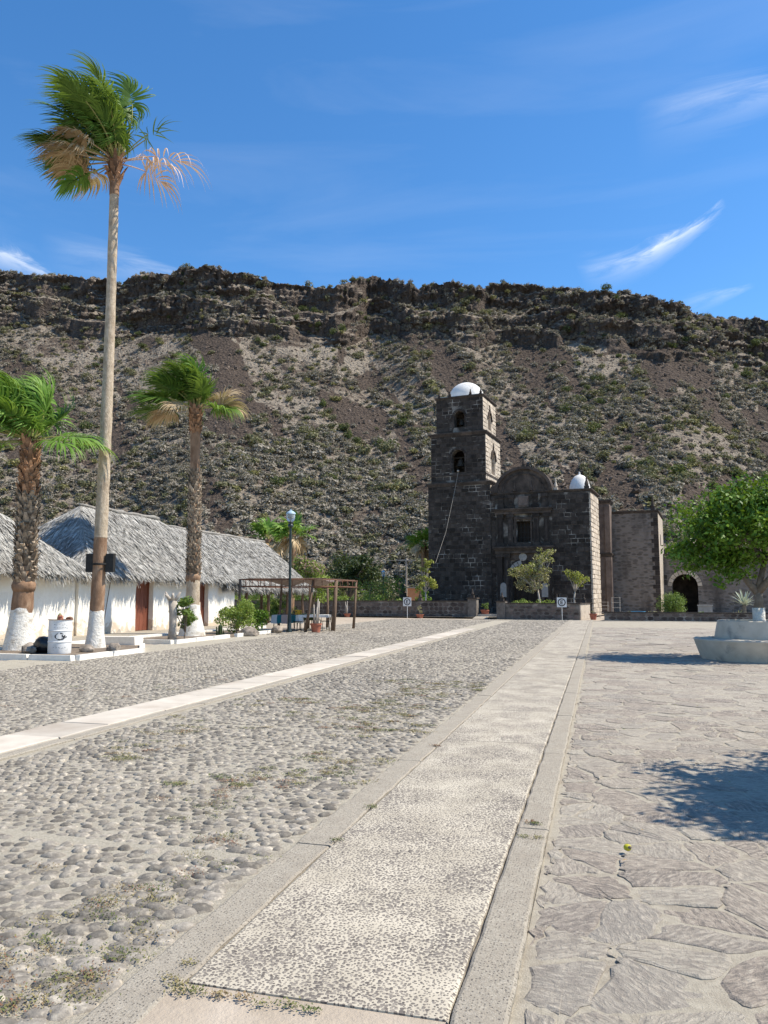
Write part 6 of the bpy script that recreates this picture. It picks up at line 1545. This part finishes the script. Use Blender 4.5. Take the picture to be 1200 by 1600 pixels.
for (x, y, z, l) in ((-6.2, -7.55, 1.29, 'carved stone finial on the long courtyard wall'), (6.2, -7.7, 1.52, 'carved stone finial on gate pillar of the long wall'), (8.7, -8.7, 1.28, 'carved stone finial on planter gate pillar'),
                     (12.6, -8.7, 1.15, 'carved stone finial on raised planter behind sign'), (14.0, -5.6, 1.13, 'carved stone finial on the planter return')): wall_urn(x, y, z, l, .62)
for k, x in enumerate((-2.6, -.4)):
    o = empty('stone_finial', cw(x, .5, .1), ('stone pedestal with carved finial left of slim lamp post', 'stone pedestal with carved finial between slim lamp post and tower')[k], 'finial', 'carved pedestals in the garden', CA); box_part(o, 'pedestal', 'stone_trim', (-.4, .4, -.4, .4, 0, 1.5)); finial(o, 0, 0, 1.5, 1.2, 1.0, 'carved_stone')
o = wall_urn(2.0, -7.55, 1.29, 'carved stone finial on the wall behind the parking sign', .7)

# parking signs: a letter E in a ring
def parking_sign(x, y, h, label):
    o = empty('parking_sign', cw(x, y), label, 'sign', rz=CA)
    b = MB(); b.tube([(0, .02, -.03), (0, .02, h)], .02, 6); b.build('post', M['white'], o)
    b = MB(); b.bb(-.33, .33, -.012, 0, h - .38, h + .28); b.build('sign_plate', M['white'], o)
    zc = h - .05; b = MB(); n = 28
    for k in range(n):
        a0, a1 = 2 * math.pi * k / n, 2 * math.pi * (k + 1) / n; b.add([(r * math.cos(a), -.016, zc + r * math.sin(a)) for (r, a) in ((.20, a0), (.27, a0), (.27, a1), (.20, a1))], [(0, 1, 2, 3)])
    b.build('ring', M['black_paint'], o)
    b = MB(); y = -.017; q = lambda x0, x1, z0, z1: b.add([(x0, y, zc + z0), (x1, y, zc + z0), (x1, y, zc + z1), (x0, y, zc + z1)], [(0, 1, 2, 3)])
    q(-.09, -.035, -.13, .13); q(-.0345, .09, .08, .13); q(-.0345, .07, -.025, .025); q(-.0345, .09, -.13, -.08); b.build('letter_e', M['black_paint'], o)
parking_sign(1.3, -8.5, 1.25, 'white square E parking sign before the long courtyard wall'); parking_sign(13.1, -9.6, 1.25, 'white square E parking sign before the raised planter')

# ------------------------------------------------------------------ trees and plants of the churchyard
def wt(x, y, z=0): return cw(x, y, z)
tree('frangipani_tree', 'sparse pale-leaved tree in the raised planter before church door', 'tree', wt(10.8, -5.6, .95), (-.15, 0, 1.15), [((-.5, 0, 2.2), (1.9, 1.6, 1.55)), ((.4, 0, 3.5), (1.4, 1.2, .9)), ((-.7, 0, 1.5), (1.5, 1.2, .8))], 20, 2100, .19, M['leaf_tan'], M['bark_pale'], .08, 61, bsize=(.2, .34), nlimb=16, lower=-.8, mat2=M['leaf_yellow'], asp=.42)
tree('small_tree', 'small yellow-green tree at the right end of raised planter', 'tree', wt(13.2, -4.9, .95), (.05, 0, 1.0), [((.1, 0, 1.9), (1.0, .9, .8))], 14, 750, .17, M['leaf_yellow'], M['bark_pale'], .07, 66, bsize=(.25, .4), nlimb=10)
tree('young_tree', 'slender bright green tree before the tower foot', 'tree', wt(1.9, -5.9, .1), (-.05, 0, 1.9), [((.1, 0, 2.5), (.85, .7, .8)), ((.15, 0, 3.7), (.6, .5, .8))], 9, 950, .17, M['leaf_yellow'], M['bark_pale'], .07, 71, bsize=(.28, .42), nlimb=8)
pl = empty('planter_plants', wt(11.3, -7.6, .95), 'low green plants filling the raised planter', 'plants'); bl = [((R.uniform(-2, 1.6), R.uniform(-.5, .8), R.uniform(.08, .3)), (.28, .26, .2)) for _ in range(22)]; crown_part(pl, bl, 900, .12, M['leaf_light'], 3, 'foliage')
tree('bush', 'clipped round dark green bush beside the arcade arch', 'bush', wt(20.0, -3.2, .1), (0, 0, .3), [((0, 0, .85), (1.0, 1.0, .95))], 90, 7500, .10, M['leaf_mid'], M['bark'], .05, 80, bsize=(.3, .42), lower=-.95)
def agave(loc, label, n, L, mat, seed, trunk=.0):
    o = empty('agave', loc, label, 'agave'); rr = random.Random(seed)
    if trunk: b = MB(); b.tube([(0, 0, -.02), (0, 0, trunk)], [.14, .12], 8); b.build('trunk', M['bark'], o)
    for k in range(n):
        a = k * 2.399; el = rr.uniform(.1, 1.3); d = Vector((math.cos(a) * math.cos(el), math.sin(a) * math.cos(el), math.sin(el))); s = Vector((-math.sin(a), math.cos(a), 0)); b = MB(); p = Vector((0, 0, trunk)); vs = []
        for i in range(5):
            w = (.05, .06, .05, .035, .004)[i]; vs += [p - s * w, p + s * w]; p = p + d * L / 4 * rr.uniform(.9, 1.1); d = (d + Vector((0, 0, -.12))).normalized()
        b.add(vs, [(2 * i, 2 * i + 1, 2 * i + 3, 2 * i + 2) for i in range(4)], rr.random()); b.build('leaf', mat, o, fixn=False)
agave(wt(24.6, -5.0, .1), 'spiky pale silver-green agave palm beyond the low wall', 46, 1.15, M['leaf_grey'], 3, .9)
agave(wt(24.2, -5.9, .1), 'dry tan spiky plant at the foot of silver agave', 20, .7, M['leaf_tan'], 5)
agave(wt(16.9, -1.0, .1), 'small low spiky plant beside chapel wall', 16, .5, M['leaf_mid'], 6)
for k, (x, y, r, m_, lab) in enumerate(((19.0, -7.4, .45, 'leaf_tan', 'dry low bush at chapel corner behind low wall'), (22.0, -7.5, .55, 'leaf_light', 'low sprawling green bush in front of white box'), (24.4, -7.6, .4, 'leaf_tan', 'dry tan tuft behind the low wall'), (28.0, -7.0, .5, 'leaf_mid', 'low green bush behind concrete planter'))):
    s = empty('bush', wt(x, y, .1), lab, 'bush'); bl = crown_blobs((0, 0, r * .5), (r * 1.2, r, r * .6), 9, 90 + k, (.35, .5), -.8); limbs(s, (0, 0, -.02), (0, 0, .1), bl, .02, M['bark'], k, 6, 'stems'); crown_part(s, bl, 420, .10, M[m_], 30 + k, 'foliage')
o = empty('white_tank', wt(22.1, -.5, .1), 'white box tank standing before the arcade wall', 'tank', rz=CA); box_part(o, 'tank_body', 'plaque', (-.5, .5, -.4, .4, .12, .80)); box_part(o, 'lid', 'plaque', (-.55, .55, -.45, .45, .801, .87)); box_part(o, 'base', 'concrete', (-.5, .5, -.35, .35, 0, .119))
o = empty('plastic_basin', wt(17.8, -6.4, .12), 'round blue plastic basin on the ground behind low wall', 'basin'); b = MB(); b.lathe([(.38, 0), (.46, .4), (.50, .42), (.50, .45), (.44, .45), (.38, .06)], 22); b.build('bowl', M['blue'], o, smooth=True, autosm=40)
o = empty('bucket', wt(16.9, -6.2, .12), 'small white bucket beside the blue basin', 'bucket'); b = MB(); b.lathe([(.20, 0), (.25, .38), (.27, .39), (.27, .41), (.23, .41), (.18, .04)], 18); b.build('pail', M['white'], o, smooth=True, autosm=40)
def rack(x, y, z, w, h, label):
    o = empty('wire_rack', wt(x, y, z), label, 'rack', rz=CA)
    for i in (-1, 1):
        for j in (-1, 1): b = MB(); b.tube([(i * w, j * w, 0), (i * w, j * w, h)], .011, 5); b.build('upright', M['bark_pale'], o)
    for k in range(5):
        b = MB(); zz = .15 + (h - .17) * k / 4; b.tube([(-w, -w, zz), (w, -w, zz), (w, w, zz), (-w, w, zz), (-w, -w, zz)], .008, 4); b.build('shelf_ring', M['bark_pale'], o)
rack(16.55, -8.4, 0, .26, 1.55, 'tall white wire rack behind red bowl'); rack(15.1, -3.2, 0, .3, 1.2, 'short white metal rack at nave corner')

# vegetation behind the courtyard wall
tree('mesquite_tree', 'dark dense mesquite tree behind the courtyard wall', 'tree', (-23.3, 71.2, .0), (0, 0, 1.5), [((0, 0, 3.3), (3.6, 2.8, 2.3)), ((1.2, 0, 4.2), (2.2, 2, 1.5))], 30, 8500, .26, M['leaf_dark'], M['bark'], .22, 101, bsize=(.26, .42))
tree('bougainvillea', 'tall bougainvillea with faded pink bracts beside far roof', 'shrub', (-19.9, 52.5, 0), (0, 0, .8), [((0, 0, 2.2), (1.9, 1.5, 2.0)), ((-.6, 0, 3.6), (1.2, 1.0, 1.1))], 24, 5200, .17, M['leaf_light'], M['bark'], .10, 106, bsize=(.24, .4), lower=-.9, mat2=M['leaf_pink'])
bgs = [((-19.0, 63.5, .1), (1.9, 1.5, 1.5), 'leaf_light', 'feathery light green shrub left of slim lamp post'), ((-17.2, 64.5, .1), (1.6, 1.3, 1.9), 'leaf_mid', 'loose green shrub behind garden pedestals'), ((-13.8, 61.6, .1), (1.1, 1.0, 1.35), 'leaf_citrus', 'glossy green bush left of the tower foot'),
       ((-15.5, 61.4, .1), (.9, .8, .7), 'leaf_light', 'low light green bush above the long wall'), ((-20.8, 60.6, .1), (1.2, .9, 1.0), 'leaf_light', 'bright green bush behind the ramada corner'), ((-23.2, 60.2, .1), (1.3, 1.0, 1.0), 'leaf_mid', 'mid green bush behind the ramada posts'),
       ((-25.5, 56.0, 0), (1.6, 1.1, 1.2), 'leaf_light', 'hedge-like green bush under the far roof eave'), ((-22.6, 52.6, 0), (1.3, 1.0, 1.0), 'leaf_mid', 'green bush under the far shelter roof'), ((-11.2, 60.8, .1), (.7, .6, .6), 'leaf_mid', 'small green bush at the slender tree'),
       ((-18.3, 62.0, .1), (1.0, .7, .65), 'leaf_light', 'low green bush between the carved pedestals'), ((-24.6, 73.0, 0), (2.5, 2, 1.6), 'leaf_mid', 'broad green shrub beside dark mesquite'), ((-29.5, 62, 0), (2.6, 2, 2.0), 'leaf_mid', 'broad green tree-like shrub behind hut roofs')]
for k, (p, r, m_, lab) in enumerate(bgs):
    s = empty('bush', p, lab, 'bush'); bl = crown_blobs((0, 0, r[2] * .85), r, 18, 120 + k, (.28, .44), -.9); limbs(s, (0, 0, -.05), (0, 0, .3), bl, .05, M['bark'], k, 9, 'stems'); crown_part(s, bl, 1500, .17, M[m_], 60 + k, 'foliage')
# a line of valley scrub where the plaza ends and the hill begins
for k in range(34):
    u = -.60 + 1.2 * (k + R.random()) / 34; d = R.uniform(92, 122); p = CR * (u * d) + CF * d; m_ = R.choice(('leaf_mid', 'leaf_dark', 'brush_green', 'brush_olive', 'leaf_light'))
    if -.02 < u < .36 and d < 100: d = 108; p = CR * (u * d) + CF * d
    tone_ = {'leaf_mid': 'mid green', 'leaf_dark': 'very dark green', 'brush_green': 'dull green', 'brush_olive': 'olive brown', 'leaf_light': 'light green'}[m_]; zone = 'behind the thatched huts' if u < -.2 else 'behind the courtyard garden' if u < .05 else 'behind the church' if u < .33 else 'behind the arcade wing'
    s = empty('valley_tree', (p.x, p.y, -.05), 'scrubby ' + tone_ + ' tree at the hill foot ' + zone, 'tree', 'scrubby trees along the hill foot'); r = (R.uniform(1.8, 3.2), R.uniform(1.6, 2.6), R.uniform(1.3, 2.3)); bl = crown_blobs((0, 0, r[2] * 1.05), r, 14, 200 + k, (.3, .45), -.8); limbs(s, (0, 0, -.05), (0, 0, .7), bl, .12, M['bark'], k, 7); crown_part(s, bl, 800, .34, M[m_], 160 + k)
# far house and utility pole
o = empty('far_house', (-17.5, 84, 0), 'low orange-walled house beyond the shrubs', 'house', rz=.2); om = surf('orange_wall', (.50, .24, .12), (.58, .30, .16), 3, .9, .1, .01); b = MB(); b.bb(-3.5, 3.5, 0, 4, 0, 2.5); b.build('wall', om, o); box_part(o, 'roof', 'concrete', (-3.7, 3.7, -.2, 4.2, 2.501, 2.65)); box_part(o, 'window', 'dark_wood', (.6, 1.5, -.02, .02, 1, 1.9)); box_part(o, 'door', 'wood', (-1.4, -.6, -.03, .02, 0, 2.0))
o = empty('utility_pole', (-19.2, 78, 0), 'thin grey utility pole with crossarm below the hill', 'pole'); b = MB(); b.tube([(0, 0, -.05), (0, 0, 5.6)], [.11, .08], 7); b.build('pole_shaft', M['bark_pale'], o); b = MB(); b.box((0, 0, 5.35), (1.9, .09, .10)); b.build('crossarm', M['bark_pale'], o)
b = MB(); b.tube([(0, 0, 5.42), (-6, .4, 5.2), (-13, .8, 5.5)], .02, 4); b.build('wire', M['plaque'], o)

# ------------------------------------------------------------------ round concrete planters with citrus trees
def round_planter(loc, label):
    o = empty('round_planter', loc, label, 'planter')
    b = MB(); b.lathe([(1.40, -.03), (1.58, .50), (1.57, .525), (1.52, .535), (1.12, .54), (1.12, .42)], 40); b.build('bench_ring', M['planter'], o, smooth=True, autosm=30)
    b = MB(); b.lathe([(1.09, .43), (.98, .97), (.96, .99), (.86, .99), (.84, .86)], 40, cap=False); b.build('upper_ring', M['planter'], o, smooth=True, autosm=30)
    b = MB(); b.lathe([(.05, .90), (.86, .885)], 30, cap=False); b.build('soil', M['soil'], o)
    return o
def citrus(loc, label, seed, nleaf=15500):
    o = empty('citrus_tree', loc, label, 'tree')
    rr = random.Random(seed); b = MB(); b.tube([(0, 0, -.04), (.0, 0, .15), (0, 0, .42)], [.19, .15, .155], 12); b.build('limed_base', M['limed_bark'], o, smooth=True)
    bl = crown_blobs((-.05, 0, 2.4), (2.25, 2.1, 1.45), 62, seed, (.24, .40), -.5)
    bl += crown_blobs((.3, 0, 3.0), (1.5, 1.4, 1.15), 24, seed + 1, (.26, .42), -.3); bl += crown_blobs((-1.35, -.1, 1.8), (.95, 1.0, .7), 18, seed + 2, (.36, .55), -.95); bl += crown_blobs((-.55, -.2, 1.55), (.9, 1.0, .6), 14, seed + 4, (.36, .55), -.95); bl += crown_blobs((.6, 0, 1.75), (1.8, 1.7, .6), 22, seed + 3, (.36, .55), -.95)
    b = MB(); base = Vector((.0, 0, .85)); b.tube([(0, 0, .40), (.03, 0, .62), base], [.125, .105, .10], 9)
    for k, e in enumerate(((-.55, .1, 1.6), (.25, .2, 1.65), (.6, -.2, 1.6))):
        b.tube([base - Vector((0, 0, .05)), base.lerp(Vector(e), .45) + Vector((0, 0, -.04)), Vector(e)], [.10, .08, .065], 8)
        for q in rr.sample(bl, 11):
            t = Vector(q[0]); m_ = Vector(e).lerp(t, .5) + Vector((rr.uniform(-.1, .1), rr.uniform(-.1, .1), .08)); b.tube([Vector(e), m_, t], [.05, .032, .012], 5)
    b.build('trunk', M['bark'], o, smooth=True)
    crown_part(o, bl, nleaf, .125, M['leaf_citrus'], seed, asp=.55, shell=.35)
    return o
P1 = (3.96, 21.85, 0)
round_planter(P1, 'round two-tier concrete planter bench beside the walkway'); citrus((P1[0] + .02, P1[1], .89), 'leafy bright green citrus tree growing from the round planter', 500)
P2 = (5.1, 7.65, 0)
round_planter(P2, 'second round concrete planter on the flagstones near the fallen fruit'); citrus((P2[0], P2[1], .89), 'second citrus tree shading the flagstones near the fallen fruit', 540, 30000)
# fruit dropped on the paving
o = empty('fallen_fruit', (.13, 5.22, .022), 'small yellow-green fruit fallen on the flagstones', 'fruit'); b = MB(); fm = surf('citrus_peel', (.40, .36, .02), (.52, .46, .04), 10, .45, .3, .004, 60); b.blob((0, 0, .020), (.027, .023, .021), 2, .06, 1); b.build('peel', fm, o, smooth=True); b = MB(); b.blob((.012, -.018, .026), (.014, .008, .012), 1, .1, 2); b.build('bruise', M['soil'], o)
def litter():
    for k in range(26):
        x, y = R.uniform(-.2, 2.4), R.uniform(3.6, 13); l = R.uniform(.02, .045); a = R.uniform(0, 6.28); b = MB()
        b.add([(-l / 2, 0, 0), (0, l * .22, .006), (l / 2, 0, .004), (0, -l * .22, .006)], [(0, 1, 2, 3)]); o = b.build('dry_leaf', M['frond_dead'] if k % 3 else M['leaf_yellow'], None, (x, y, .028 + float(bed_z(np.array(x), np.array(y)))), fixn=False); o.rotation_euler = (0, 0, a)
        tag(o, 'single tan dry leaf lying on the flagstones' if k % 3 else 'single yellow leaf lying on the flagstones', 'leaf', 'dry leaves on the flagstones')
litter()
